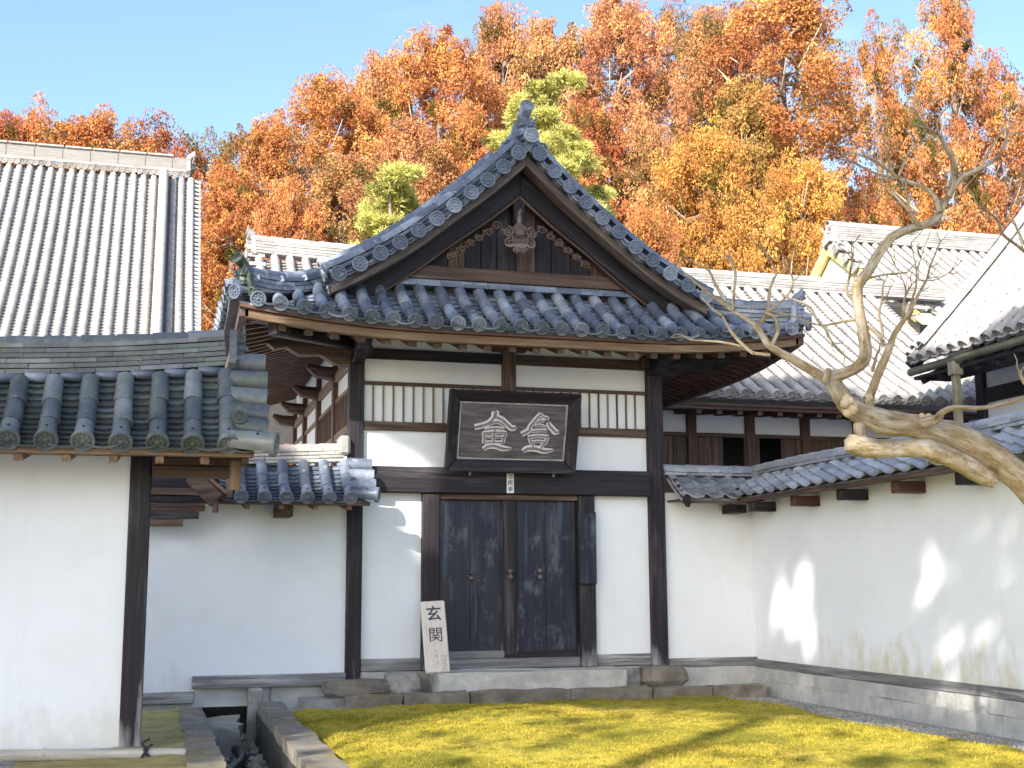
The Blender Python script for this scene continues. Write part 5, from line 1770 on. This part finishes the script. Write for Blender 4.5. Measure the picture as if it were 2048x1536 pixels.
LIMBS = [
 ([(1664, 768, 26), (1652, 757, 22), (1595, 723, 21), (1557, 703, 17), (1537, 690, 16), (1523, 666, 15), (1508, 648, 14), (1482, 632, 12), (1460, 618, 11), (1439, 601, 9), (1417, 586, 7), (1395, 568, 6), (1373, 550, 4.5), (1358, 533, 3)], 6.5, 7.2),
 ([(1460, 613, 7), (1442, 590, 6.5), (1428, 564, 6), (1420, 542, 5), (1387, 523, 3)], 6.95, 7.1),
 ([(1466, 621, 7), (1468, 583, 6), (1473, 546, 5.5), (1461, 520, 4.5), (1457, 500, 2.5)], 6.9, 6.8),
 ([(1508, 660, 12), (1526, 641, 11), (1537, 619, 9), (1539, 583, 6.5), (1548, 557, 6), (1555, 546, 5), (1534, 510, 4), (1511, 487, 2.5)], 6.8, 6.9),
 ([(1537, 622, 6), (1563, 604, 5.5), (1581, 583, 5), (1588, 561, 4.5), (1577, 538, 4), (1569, 518, 2.5)], 6.8, 6.6),
 ([(1582, 548, 3.5), (1584, 522, 3), (1589, 497, 2)], 6.6, 6.6),
 ([(1530, 625, 10), (1552, 634, 9), (1556, 663, 10), (1543, 690, 10)], 6.78, 6.72),
 ([(1541, 710, 9), (1504, 707, 8), (1482, 688, 8), (1461, 663, 6.5), (1446, 634, 6), (1420, 615, 5), (1405, 596, 3)], 6.72, 7.0),
 ([(1508, 708, 7), (1482, 692, 6.5), (1431, 682, 5), (1384, 681, 4), (1360, 669, 2.5)], 6.75, 7.1),
 ([(1537, 622, 5), (1577, 630, 4.5), (1621, 645, 4), (1645, 653, 3)], 6.8, 6.55),
 ([(1566, 592, 5), (1621, 611, 4.5), (1636, 645, 5), (1650, 656, 5), (1665, 685, 4.5), (1690, 712, 3)], 6.7, 6.4),
 ([(1643, 652, 4.5), (1676, 645, 5), (1712, 639, 6)], 6.55, 6.42),
 ([(1652, 762, 16), (1655, 748, 15), (1658, 739, 13)], 6.44, 6.4),
 ([(1668, 768, 32), (1663, 752, 30), (1687, 747, 25), (1712, 735, 25), (1727, 721, 27), (1733, 700, 27), (1724, 656, 25), (1715, 605, 24), (1713, 572, 25), (1734, 546, 23), (1756, 507, 21), (1782, 474, 20), (1811, 460, 19), (1848, 451, 18), (1873, 440, 18), (1884, 414, 16), (1900, 387, 14), (1907, 352, 13), (1907, 321, 11), (1893, 297, 10), (1879, 269, 9), (1858, 259, 7), (1838, 238, 5), (1830, 219, 3)], 6.5, 6.0),
 ([(1879, 272, 6), (1872, 245, 5), (1887, 222, 3)], 6.05, 6.0),
 ([(1880, 424, 13), (1872, 394, 12), (1855, 379, 11), (1824, 366, 11), (1800, 359, 10), (1779, 342, 8), (1748, 321, 6.5), (1713, 307, 5), (1688, 305, 3)], 6.15, 6.4),
 ([(1797, 360, 7), (1755, 349, 6), (1727, 335, 5), (1695, 320, 3)], 6.3, 6.45),
 ([(1786, 347, 6), (1775, 314, 5), (1768, 281, 3)], 6.3, 6.3),
 ([(1797, 352, 5), (1813, 311, 4), (1828, 285, 2.5)], 6.25, 6.2),
 ([(1808, 322, 3.5), (1795, 300, 3), (1785, 281, 2)], 6.22, 6.2),
 ([(1898, 392, 12), (1921, 355, 11), (1955, 338, 10), (1990, 321, 9), (2010, 293, 8), (2014, 269, 6), (2046, 264, 4), (2075, 250, 3)], 6.1, 5.8),
 ([(1962, 335, 6), (1983, 293, 5), (2004, 265, 3.5), (2010, 240, 2)], 6.0, 5.9),
 ([(1840, 452, 9), (1829, 440, 8), (1817, 414, 7), (1813, 380, 5), (1810, 350, 3)], 6.2, 6.2),
 ([(1820, 424, 6), (1786, 387, 5.5), (1777, 364, 4), (1772, 340, 2.5)], 6.2, 6.3),
 ([(1742, 838, 26), (1738, 797, 22), (1752, 760, 21), (1766, 729, 20), (1781, 692, 17), (1787, 671, 14), (1806, 643, 11), (1815, 632, 9), (1840, 583, 6.5), (1855, 557, 5.5), (1859, 535, 5), (1881, 483, 3)], 6.45, 5.9),
 ([(1804, 645, 7), (1806, 612, 6), (1811, 590, 5), (1823, 570, 3)], 6.15, 6.1),
 ([(1815, 634, 6), (1820, 612, 5.5), (1833, 572, 4.5), (1833, 539, 4), (1822, 486, 2.5)], 6.1, 6.1),
 ([(1833, 545, 3.5), (1842, 515, 3), (1850, 490, 2)], 6.1, 6.0),
 ([(1833, 560, 3.5), (1866, 562, 3.2), (1900, 545, 2.8), (1925, 520, 2)], 6.1, 5.9),
 ([(1770, 690, 10), (1757, 670, 9), (1735, 652, 7)], 6.35, 6.42),
 ([(1763, 677, 8), (1767, 668, 7), (1757, 626, 6), (1764, 604, 5), (1766, 570, 3)], 6.33, 6.3),
 ([(1745, 742, 8), (1753, 711, 6), (1757, 700, 3)], 6.4, 6.4),
 ([(1718, 566, 7), (1740, 555, 5), (1775, 548, 4), (1814, 545, 3)], 6.4, 6.3),
 ([(1814, 590, 3.5), (1806, 560, 3.5), (1790, 530, 3), (1775, 500, 2)], 6.2, 6.3),
 ([(1711, 606, 8), (1691, 583, 6.5), (1698, 557, 6), (1705, 520, 5), (1703, 490, 3)], 6.42, 6.4),
 ([(1846, 848, 30), (1875, 838, 20), (1882, 826, 16), (1904, 815, 13), (1961, 817, 11), (2010, 808, 10), (2048, 798, 9), (2120, 785, 6)], 6.3, 5.8),
 ([(2120, 1030, 40), (2135, 900, 34), (2120, 760, 28), (2110, 640, 22), (2095, 540, 14), (2048, 502, 8), (2004, 470, 6.5), (1997, 442, 6), (1973, 421, 4.5), (1951, 403, 3)], 6.2, 5.7),
 ([(2080, 525, 10), (2048, 488, 7), (2031, 450, 6), (2020, 423, 3.5), (2024, 400, 2)], 5.75, 5.7),
 ([(2100, 800, 12), (2048, 766, 9), (2041, 752, 8), (2033, 731, 4)], 5.9, 5.8),
]
for i, (p, a, b) in enumerate(LIMBS):
    limb('limb' if p[0][2] > 12 else 'twig', p, a, b, 10 if p[0][2] > 12 else 6, trunk, .12 if p[0][2] > 12 else .18, i)

rt = random.Random(21)
for i, (p, a, b) in enumerate(LIMBS):
    if p[-1][2] > 5 or len(p) < 3: continue
    for k in range(max(1, len(p) // 2), len(p)):
        for _ in range(2 if p[-1][0] > 1680 else 1):
            if rt.random() < .25: continue
            x, y, w = p[k]
            x0, y0, _w = p[k - 1]
            base = math.atan2(y - y0, x - x0) + rt.uniform(-1.0, 1.0)
            L = rt.uniform(16, 46)
            mid = (x + math.cos(base) * L * .5 + rt.uniform(-3, 3), y + math.sin(base) * L * .5 + rt.uniform(-3, 3), 2.1)
            end = (x + math.cos(base + rt.uniform(-.4, .4)) * L, y + math.sin(base - .25) * L - 3, 1.2)
            Y = a + (b - a) * k / (len(p) - 1)
            limb('twig', [(x, y, min(3.2, w)), mid, end], Y, Y + rt.uniform(-.2, .2), 5, trunk, .1, i + k)

# ================================================================== trees behind: autumn-brown cedars and two pines
def leafy(name, tris, tone, green, mat):
    n = len(tris)
    me = bpy.data.meshes.new(name)
    me.vertices.add(n * 3); me.vertices.foreach_set('co', tris.reshape(-1).astype(np.float32))
    me.loops.add(n * 3); me.loops.foreach_set('vertex_index', np.arange(n * 3, dtype=np.int32))
    me.polygons.add(n); me.polygons.foreach_set('loop_start', np.arange(0, n * 3, 3, dtype=np.int32))
    me.update(calc_edges=True)
    for an, d in (('tone', tone), ('green', green)):
        at_ = me.attributes.new(an, 'FLOAT', 'FACE')
        at_.data.foreach_set('value', d.astype(np.float32))
    me.materials.append(mat)
    return me
def sprays(r, cen, rad, per, size, up=.25, width=.36, flat=False):
    """tufts of small pointed leaf sprays round every clump centre"""
    n = len(cen) * per
    c = np.repeat(cen, per, 0); R = np.repeat(rad, per)[:, None]
    d = r.normal(size=(n, 3)); d[:, 2] += up; d /= np.linalg.norm(d, axis=1)[:, None]
    base = c + d * R * (r.uniform(.72, 1.0, (n, 1)) if flat else r.uniform(.25, .80, (n, 1)))
    dd = d * (.55 if flat else 1) + r.normal(0, .62 if flat else .45, (n, 3)); dd /= np.linalg.norm(dd, axis=1)[:, None]
    L = size * r.uniform(.6, 1.3, (n, 1))
    s = np.cross(dd, d + r.normal(0, .5, (n, 3)) if flat else r.normal(size=(n, 3))); s /= np.linalg.norm(s, axis=1)[:, None] + 1e-9
    w = L * width * r.uniform(.7, 1.2, (n, 1))
    return np.stack([base - s * w, base + s * w, base + dd * L], 1)
def cedar_mesh(seed, H, Rmax, nclump, per, bare=0.0, dome=.30):
    r = np.random.default_rng(seed)
    t = 1 - r.random(nclump) ** 1.15
    ang = r.uniform(0, 2 * np.pi, nclump)
    prof = np.where(t > 1 - dome, np.sqrt(np.clip(1 - ((t - (1 - dome)) / dome) ** 2, 0, 1)) * .95 + .05, .82 + .18 * np.minimum(1, t * 3))
    lob = .84 + .26 * np.sin(ang * 2 + t * 7 + seed) * np.sin(t * 11 + 2 * seed) + .16 * np.sin(ang * 3 - t * 15 + 2 * seed)
    rr = Rmax * prof * lob * np.sqrt(r.uniform(.25, 1.0, nclump))
    cen = np.stack([np.cos(ang) * rr, np.sin(ang) * rr, t * H - .45 + r.normal(0, .25, nclump)], 1)
    cen = cen[r.random(nclump) > bare * (np.sin(ang * 2 + t * 14) > .1)]
    rad = r.uniform(.36, .95, len(cen)) ** 1.1 * (.75 + .25 * Rmax / 3)
    # every clump is a handful of smaller puffs
    sub = 6
    dv = r.normal(size=(len(cen) * sub, 3)); dv /= np.linalg.norm(dv, axis=1)[:, None]
    c2 = np.repeat(cen, sub, 0) + dv * np.repeat(rad, sub)[:, None] * .72 * np.array((1, 1, .75))
    r2 = np.repeat(rad, sub) * r.uniform(.30, .52, len(c2))
    k = per // sub
    tris = sprays(r, c2, r2, k, .074, .35, .46, True)
    tone = np.repeat(np.repeat(r.normal(.5, .20, len(cen)), sub) + r.normal(0, .12, len(c2)), k) + r.normal(0, .11, len(tris))
    gc = np.repeat((r.random(len(cen)) < .20) * r.uniform(.5, 1, len(cen)), sub) * (r.random(len(c2)) < .8)
    return leafy('crown', tris, np.clip(tone, 0, 1), np.repeat(gc, k), leaf_mat('cedar_leaf', inner=(0.080, 0.090, 0.024), trans=.20))
CED = [cedar_mesh(1, 15, 2.6, 330, 480, .1, .28), cedar_mesh(2, 15, 2.9, 360, 480, .1, .38), cedar_mesh(3, 14, 2.4, 280, 440, .5, .32), cedar_mesh(4, 16, 3.1, 400, 480, .15, .34), cedar_mesh(5, 12, 3.4, 380, 480, .1, .48)]
CED_H = [15, 15, 14, 16, 12]; CED_R = [2.6, 2.9, 2.4, 3.1, 3.4]
trunk_m = simple('cedar_bark', [(0.10, 0.07, 0.055), (0.20, 0.15, 0.12), (0.34, 0.28, 0.23)], 3, .9, (6, 6, .8), .4)
pale_m = simple('dead_wood', [(0.30, 0.23, 0.17), (0.48, 0.39, 0.30)], 4, .8, (4, 4, 1), .2)
def wood_mesh(seed, H):
    r = random.Random(seed)
    mb = MB()
    mb.tube([(0, 0, -6), (.1, 0, H * .4), (-.06, .08, H * .75), (0, 0, H * .97)], [.34, .27, .16, .03], 8)
    return mb.mesh('trunk', trunk_m, smooth=True)
def twig_mesh(seed, H, R):
    r = random.Random(seed)
    mb = MB()
    for k in range(64):
        z = H * r.uniform(.08, .92); a = r.uniform(0, 6.28); l = R * r.uniform(.7, 1.3) * min(1, (1 - z / H) * 1.8 + .2)
        e = r.uniform(-.2, .5)
        p = [(0, 0, z), (math.cos(a) * l * .5, math.sin(a) * l * .5, z - .1 * l), (math.cos(a + .2) * l, math.sin(a + .2) * l, z + e * l)]
        mb.tube(p, [.07, .045, .015], 5)
        q = Vector(p[1]); b = a + r.choice((-.8, .8))
        mb.tube([q, q + Vector((math.cos(b) * l * .4, math.sin(b) * l * .4, .3 * l * r.random()))], [.035, .012], 4)
    return mb.mesh('branches', pale_m, smooth=True)
TRK = [wood_mesh(i, CED_H[i]) for i in range(5)]
TWG = [twig_mesh(i, CED_H[i], CED_R[i]) for i in range(5)]
def cedar(px, ptop, wpx, Y, k, col, label, zlow=2.5, rz=0.0):
    top = at(px, ptop, Y)
    base = Vector((top.x, top.y, .08 + max(0, (Y - 40)) * .09))
    H = top.z - zlow
    R = wpx / 2 / F_PX * (top - CAM_POS).dot(_F)
    t = thing('cedar_tree', label, 'tree', base, 'autumn brown cedars behind the temple')
    sx = R / CED_R[k] * 1.0; sz = H / CED_H[k]
    mt = Matrix.Translation((top.x, top.y, zlow)) @ Matrix.Rotation(rz, 4, 'Z') @ Matrix.Diagonal((sx, sx, sz, 1))
    cr = put(CED[k], 'crown', t, mt)
    cr.color = (col[0], col[1], col[2], 1)
    put(TRK[k], 'trunk', t, mt)
    put(TWG[k], 'branches', t, mt)
    return t
ORANGE, RUST, GOLD, TAN, PINK, OLIVE = (.56, .250, .095), (.52, .205, .088), (.57, .290, .085), (.54, .285, .130), (.57, .270, .130), (.40, .250, .085)
TREES = [
 (0, 240, 95, 58, 0, RUST, 'small rust crown above the great roof, cut by the picture edge'),
 (72, 232, 120, 60, 4, RUST, 'low red-brown dome peeping over the great roof beside the edge'),
 (180, 226, 170, 58, 1, ORANGE, 'broad orange dome centred over the great roof ridge'),
 (310, 240, 140, 60, 2, RUST, 'thin airy rust crown over the great roof just before its ridge end'),
 (432, 276, 100, 62, 2, OLIVE, 'sparse olive brown treetop between the great roof end and the forest'),
 (470, 360, 150, 54, 0, ORANGE, 'orange cedar standing just past the end of the great roof'),
 (530, 238, 150, 56, 1, ORANGE, 'rounded orange cedar at the low end of the sloping forest edge'),
 (650, 160, 200, 57, 3, ORANGE, 'tall reddish orange cedar above the sunlit ridge end behind the gate'),
 (765, 118, 150, 60, 1, PINK, 'pale pinkish cedar with bare branches showing near its top'),
 (880, 72, 210, 58, 3, ORANGE, 'full bright orange cedar on the skyline before the gate ridge'),
 (1005, 28, 120, 62, 0, PINK, 'narrow cedar with a red tip on the skyline just before the gate ornament'),
 (1095, 42, 170, 60, 1, TAN, 'wide tan cedar on the skyline straight above the gate ornament'),
 (1235, -8, 190, 57, 3, PINK, 'tall pinkish cedar reaching the picture top beyond the gate ornament'),
 (1350, -2, 120, 64, 2, ORANGE, 'airy cedar with a window of blue sky in its crown'),
 (1432, 38, 150, 60, 0, TAN, 'tan cedar rising beside the sky window'),
 (1560, -30, 250, 55, 3, ORANGE, 'massive bright orange cedar running off the picture top'),
 (1745, 52, 150, 60, 2, ORANGE, 'round topped thin cedar with dark trunk, alone against the sky'),
 (1890, -30, 180, 56, 2, ORANGE, 'tall loose orange cedar behind the bare tree, its tip off the picture'),
 (1985, 120, 190, 60, 2, RUST, 'loose orange cedar behind the bare tree at the picture edge'),
 (1800, 220, 170, 64, 2, GOLD, 'golden cedar low between the two tall loose ones'),
 (2060, 190, 150, 66, 2, ORANGE, 'cedar mostly cut by the picture edge above the tall hall'),
 (570, 380, 150, 48, 4, RUST, 'low red orange crown just above the sunlit ridge end behind the gate'),
 (690, 330, 170, 50, 0, TAN, 'sandy cedar below the tall orange ones and above the yellow pine'),
 (830, 250, 180, 51, 1, PINK, 'pink tan cedar with pale dead branches facing the gate slope'),
 (945, 230, 140, 52, 0, ORANGE, 'orange cedar close before the gate peak'),
 (1180, 200, 160, 52, 1, RUST, 'rusty cedar close past the gate peak above the pine'),
 (1295, 250, 160, 51, 4, TAN, 'tan mounded crown in the middle of the forest'),
 (1410, 270, 200, 47, 4, GOLD, 'golden yellow cedar standing forward in the forest'),
 (1500, 170, 150, 54, 0, OLIVE, 'olive cedar with a pale bare trunk in the forest gap'),
 (1600, 330, 190, 48, 4, GOLD, 'golden orange cedar behind the peak of the cream gable'),
 (1290, 420, 150, 45, 4, ORANGE, 'low orange crown just above the gate slope near the bare twigs'),
 (1730, 360, 130, 54, 2, ORANGE, 'small orange cedar over the distant hall ridge'),
]
for i, (px, pt, w, Y, k, col, lab) in enumerate(TREES):
    j = rnd.uniform(.92, 1.08)
    cedar(px, pt, w * (2.0 if px < 450 else 1.62 if px < 1640 else 1.22), Y, k, tuple(c * j for c in col), lab, 1.0, i * 1.7)
# pines
def pine_mesh(seed, n, per, R, H):
    r = np.random.default_rng(seed)
    pads = []
    for k in range(26):
        t = (k + .5) / 26
        a = r.uniform(0, 6.28); d = R * (1 - t * .72) * r.uniform(.25, 1.0)
        pads.append((math.cos(a) * d, math.sin(a) * d, t * H, R * r.uniform(.28, .48) * (1 - .35 * t)))
    cen = []
    for (x, y, z, q) in pads:
        m = n // 26
        a = r.uniform(0, 6.28, m); d = q * np.sqrt(r.random(m))
        cen.append(np.stack([x + np.cos(a) * d, y + np.sin(a) * d, z + .28 * q * (1 - (d / q) ** 2) + r.normal(0, .05, m)], 1))
    cen = np.concatenate(cen)
    tris = sprays(r, cen, r.uniform(.18, .36, len(cen)), per, .15, .8, .12)
    return leafy('crown', tris, np.clip(np.repeat(r.normal(.5, .2, len(cen)), per) + r.normal(0, .15, len(tris)), 0, 1), np.repeat((r.random(len(cen)) < .1) * .8, per), leaf_mat('pine_leaf', inner=(0.08, 0.10, 0.025)))
PIN = pine_mesh(11, 26 * 24, 130, 2.4, 6.0)
for (px, pt, w, Y, lab) in ((1095, 168, 300, 36, 'yellow green pine behind the gate peak, its upper tiers past the ridge ornament'), (780, 362, 320, 33, 'yellow green pine rising behind the gate slope beside the sunlit ridge'), (1195, 395, 150, 38, 'small yellow green pine tuft showing low behind the gate slope')):
    top = at(px, pt, Y)
    t = thing('pine_tree', lab, 'tree', (top.x, top.y, .08), 'pines behind the gate')
    R = w / 2 / F_PX * Y * 1.05
    mt = Matrix.Translation((top.x, top.y, top.z - 5.4)) @ Matrix.Rotation(px, 4, 'Z') @ Matrix.Diagonal((R / 2.2, R / 2.2, .9, 1))
    cr = put(PIN, 'crown', t, mt); cr.color = (.60, .57, .19, 1)
    mb = MB(); mb.tube([(top.x, top.y, 0), (top.x + .1, top.y, top.z * .6), (top.x, top.y, top.z - .3)], [.22, .15, .03], 8)
    build(mb, 'trunk', trunk_m, t, smooth=True)

# ================================================================== evergreens behind the viewer: unseen, crowns shaped to throw the shade and the dapples
HD = Vector((-SUN.y, SUN.x, 0)).normalized() * (1 if -SUN.y > 0 else -1)      # across the sun
VD = SUN.cross(HD) * -1
if VD.z < 0: VD = -VD
def hv(p):
    p = Vector(p)
    return p.dot(HD), p.dot(VD)
hdn, vdn, sdn = np.array(HD), np.array(VD), np.array(SUN)
GAPS = []       # openings cut in the foliage to place sun patches: (h, v, half width, half height, lean)
def gap_at(p, a, b, lean=0.0):
    h, v = hv(p); GAPS.append((h, v, a, b, lean))
def on_wall(px, py):
    r_ = at(px, py, 10)
    return hv(CAM_POS + (r_ - CAM_POS) * (7.0 / r_.x))
HOLES = [[on_wall(*p) for p in q] for q in (
    [(1538, 1262), (1545, 1200), (1562, 1160), (1576, 1178), (1586, 1225), (1592, 1150), (1611, 1112), (1622, 1160), (1626, 1215), (1640, 1250), (1638, 1318), (1612, 1318), (1600, 1270), (1580, 1290), (1566, 1240), (1548, 1272)],
    [(1826, 1205), (1842, 1150), (1846, 1100), (1862, 1084), (1882, 1110), (1872, 1160), (1868, 1200), (1848, 1190), (1836, 1232)],
    [(1904, 1160), (1910, 1130), (1918, 1140), (1914, 1175)], [(1930, 1064), (1952, 1066), (1942, 1092)], [(2000, 1062), (2036, 1060), (2024, 1092), (2008, 1088)],
    [(1816, 1225), (1832, 1216), (1828, 1242)], [(1892, 1290), (1912, 1262), (1918, 1300), (1896, 1318)], [(1950, 1275), (1966, 1245), (1972, 1290)],
    [(1866, 1392), (1920, 1392), (2010, 1410), (2006, 1440), (1870, 1420)], [(1606, 1368), (1634, 1364), (1630, 1396), (1600, 1398)])]
for (x, y, a, b) in ((3.0, 8.75, .5, .12), (4.6, 9.6, .30, .06), (5.5, 10.0, .45, .08), (5.0, 8.9, .4, .10), (4.2, 10.3, .2, .05), (5.9, 9.2, .3, .08), (2.6, 8.6, .35, .08)):
    gap_at((x, y, .15), a, b)
rg = random.Random(5)
for k in range(26):
    px_, py_ = (rg.uniform(1530, 1660), rg.uniform(1090, 1330)) if k < 9 else (rg.uniform(1790, 2046), rg.uniform(1050, 1330))
    h_, v_ = on_wall(px_, py_)
    GAPS.append((h_, v_, rg.uniform(-.06, -.01), rg.uniform(-.03, .05), .15))
BEAM = [hv(p) for p in ((2.20, 14, 3.22), (3.06, 13.9, 2.78), (3.22, 13.9, 1.66), (2.85, 13.95, 1.62), (2.5, 14, 2.15), (2.1, 14, 2.45), (1.8, 14, 2.5), (1.8, 14, 3.4))]
def inside(poly, h, v):
    c = np.zeros(len(h), bool)
    n = len(poly); j = n - 1
    for i in range(n):
        (xi, yi), (xj, yj) = poly[i], poly[j]
        hit = ((yi > v) != (yj > v)) & (h < (xj - xi) * (v - yi) / (yj - yi + 1e-12) + xi)
        c ^= hit; j = i
    return c
def shade_tree(name, h0, v0, rh_, rv_, T, n, seed, label, size=.22):
    r = np.random.default_rng(seed)
    c = np.array(HD) * h0 + np.array(VD) * v0 + sdn * T
    q = r.normal(size=(n, 3)); q /= np.linalg.norm(q, axis=1)[:, None]
    q *= r.uniform(.0, 1.0, (n, 1)) ** (1 / 2.6)
    p = c + q[:, :1] * hdn * rh_ + q[:, 1:2] * vdn * rv_ + q[:, 2:] * sdn * 2.2
    d = r.normal(size=(n, 3)); d /= np.linalg.norm(d, axis=1)[:, None]
    s = np.cross(d, r.normal(size=(n, 3))); s /= np.linalg.norm(s, axis=1)[:, None]
    L = size * r.uniform(.7, 1.3, (n, 1))
    tris = np.stack([p - s * L * .5, p + s * L * .5, p + d * L], 1)
    m = tris.mean(1)
    h = m @ hdn; v = m @ vdn
    keep = np.ones(n, bool)
    for (gh, gv, a, b, lean) in GAPS:
        hh = h - gh - lean * (v - gv)
        keep &= ((hh / (a + .10)) ** 2 + ((v - gv) / (b + .10)) ** 2) > 1
    thin = ((h > -6.3) & (v < 6.2)) | ((h > -1.9) & (v < 7.6) & (v > 5.2))
    keep &= (r.random(n) < np.where((h > -1.9) & (v > 5.6), .30, .03)) | ~thin
    keep &= ~inside(BEAM, h, v)
    for poly in HOLES:
        cx = sum(p[0] for p in poly) / len(poly); cy = sum(p[1] for p in poly) / len(poly)
        for dx, dy in ((0, 0), (.04, 0), (-.04, 0), (0, .04), (0, -.04)):
            keep &= ~inside(poly, h + dx, v + dy)
    # the sunny edge past the gate: foliage ends here
    keep &= ~((h < -7.75) & (v > 7.9 + 0.25 * np.sin(h * 5)))
    keep &= ~(v > 13.75 + .25 * np.sin(h * 4) - .30 * np.maximum(0, h + 3.2))
    tris = tris[keep]
    gnd = Vector(c); gnd.z = .08
    t = thing(name, label, 'tree', gnd)
    me = leafy('crown', tris - np.array(gnd), r.random(len(tris)), np.zeros(len(tris)), leaf_mat('evergreen_leaf', trans=.15))
    o = put(me, 'crown', t, Matrix.Translation(gnd)); o.color = (.045, .07, .02, 1)
    mb = MB(); mb.tube([(gnd.x, gnd.y, 0), (gnd.x, gnd.y, c[2])], [.20, .08], 8)
    build(mb, 'trunk', trunk_m, t, smooth=True)
shade_tree('evergreen_tree', -6.2, 8.6, 3.2, 6.4, 13, 30000, 31, 'tall dark evergreen standing behind the viewer, shading the gate')
shade_tree('evergreen_tree', -3.2, 8.8, 3.6, 6.0, 14, 34000, 32, 'dark evergreen beside the tallest one behind the viewer, shading the lawn')
shade_tree('evergreen_tree', -.6, 8.0, 3.0, 6.2, 12, 30000, 33, 'spreading dark evergreen behind the viewer, dappling the long wall')
shade_tree('evergreen_tree', -8.0, 4.6, 2.6, 3.6, 14, 18000, 34, 'low dark evergreen behind the viewer, shading the near wall')
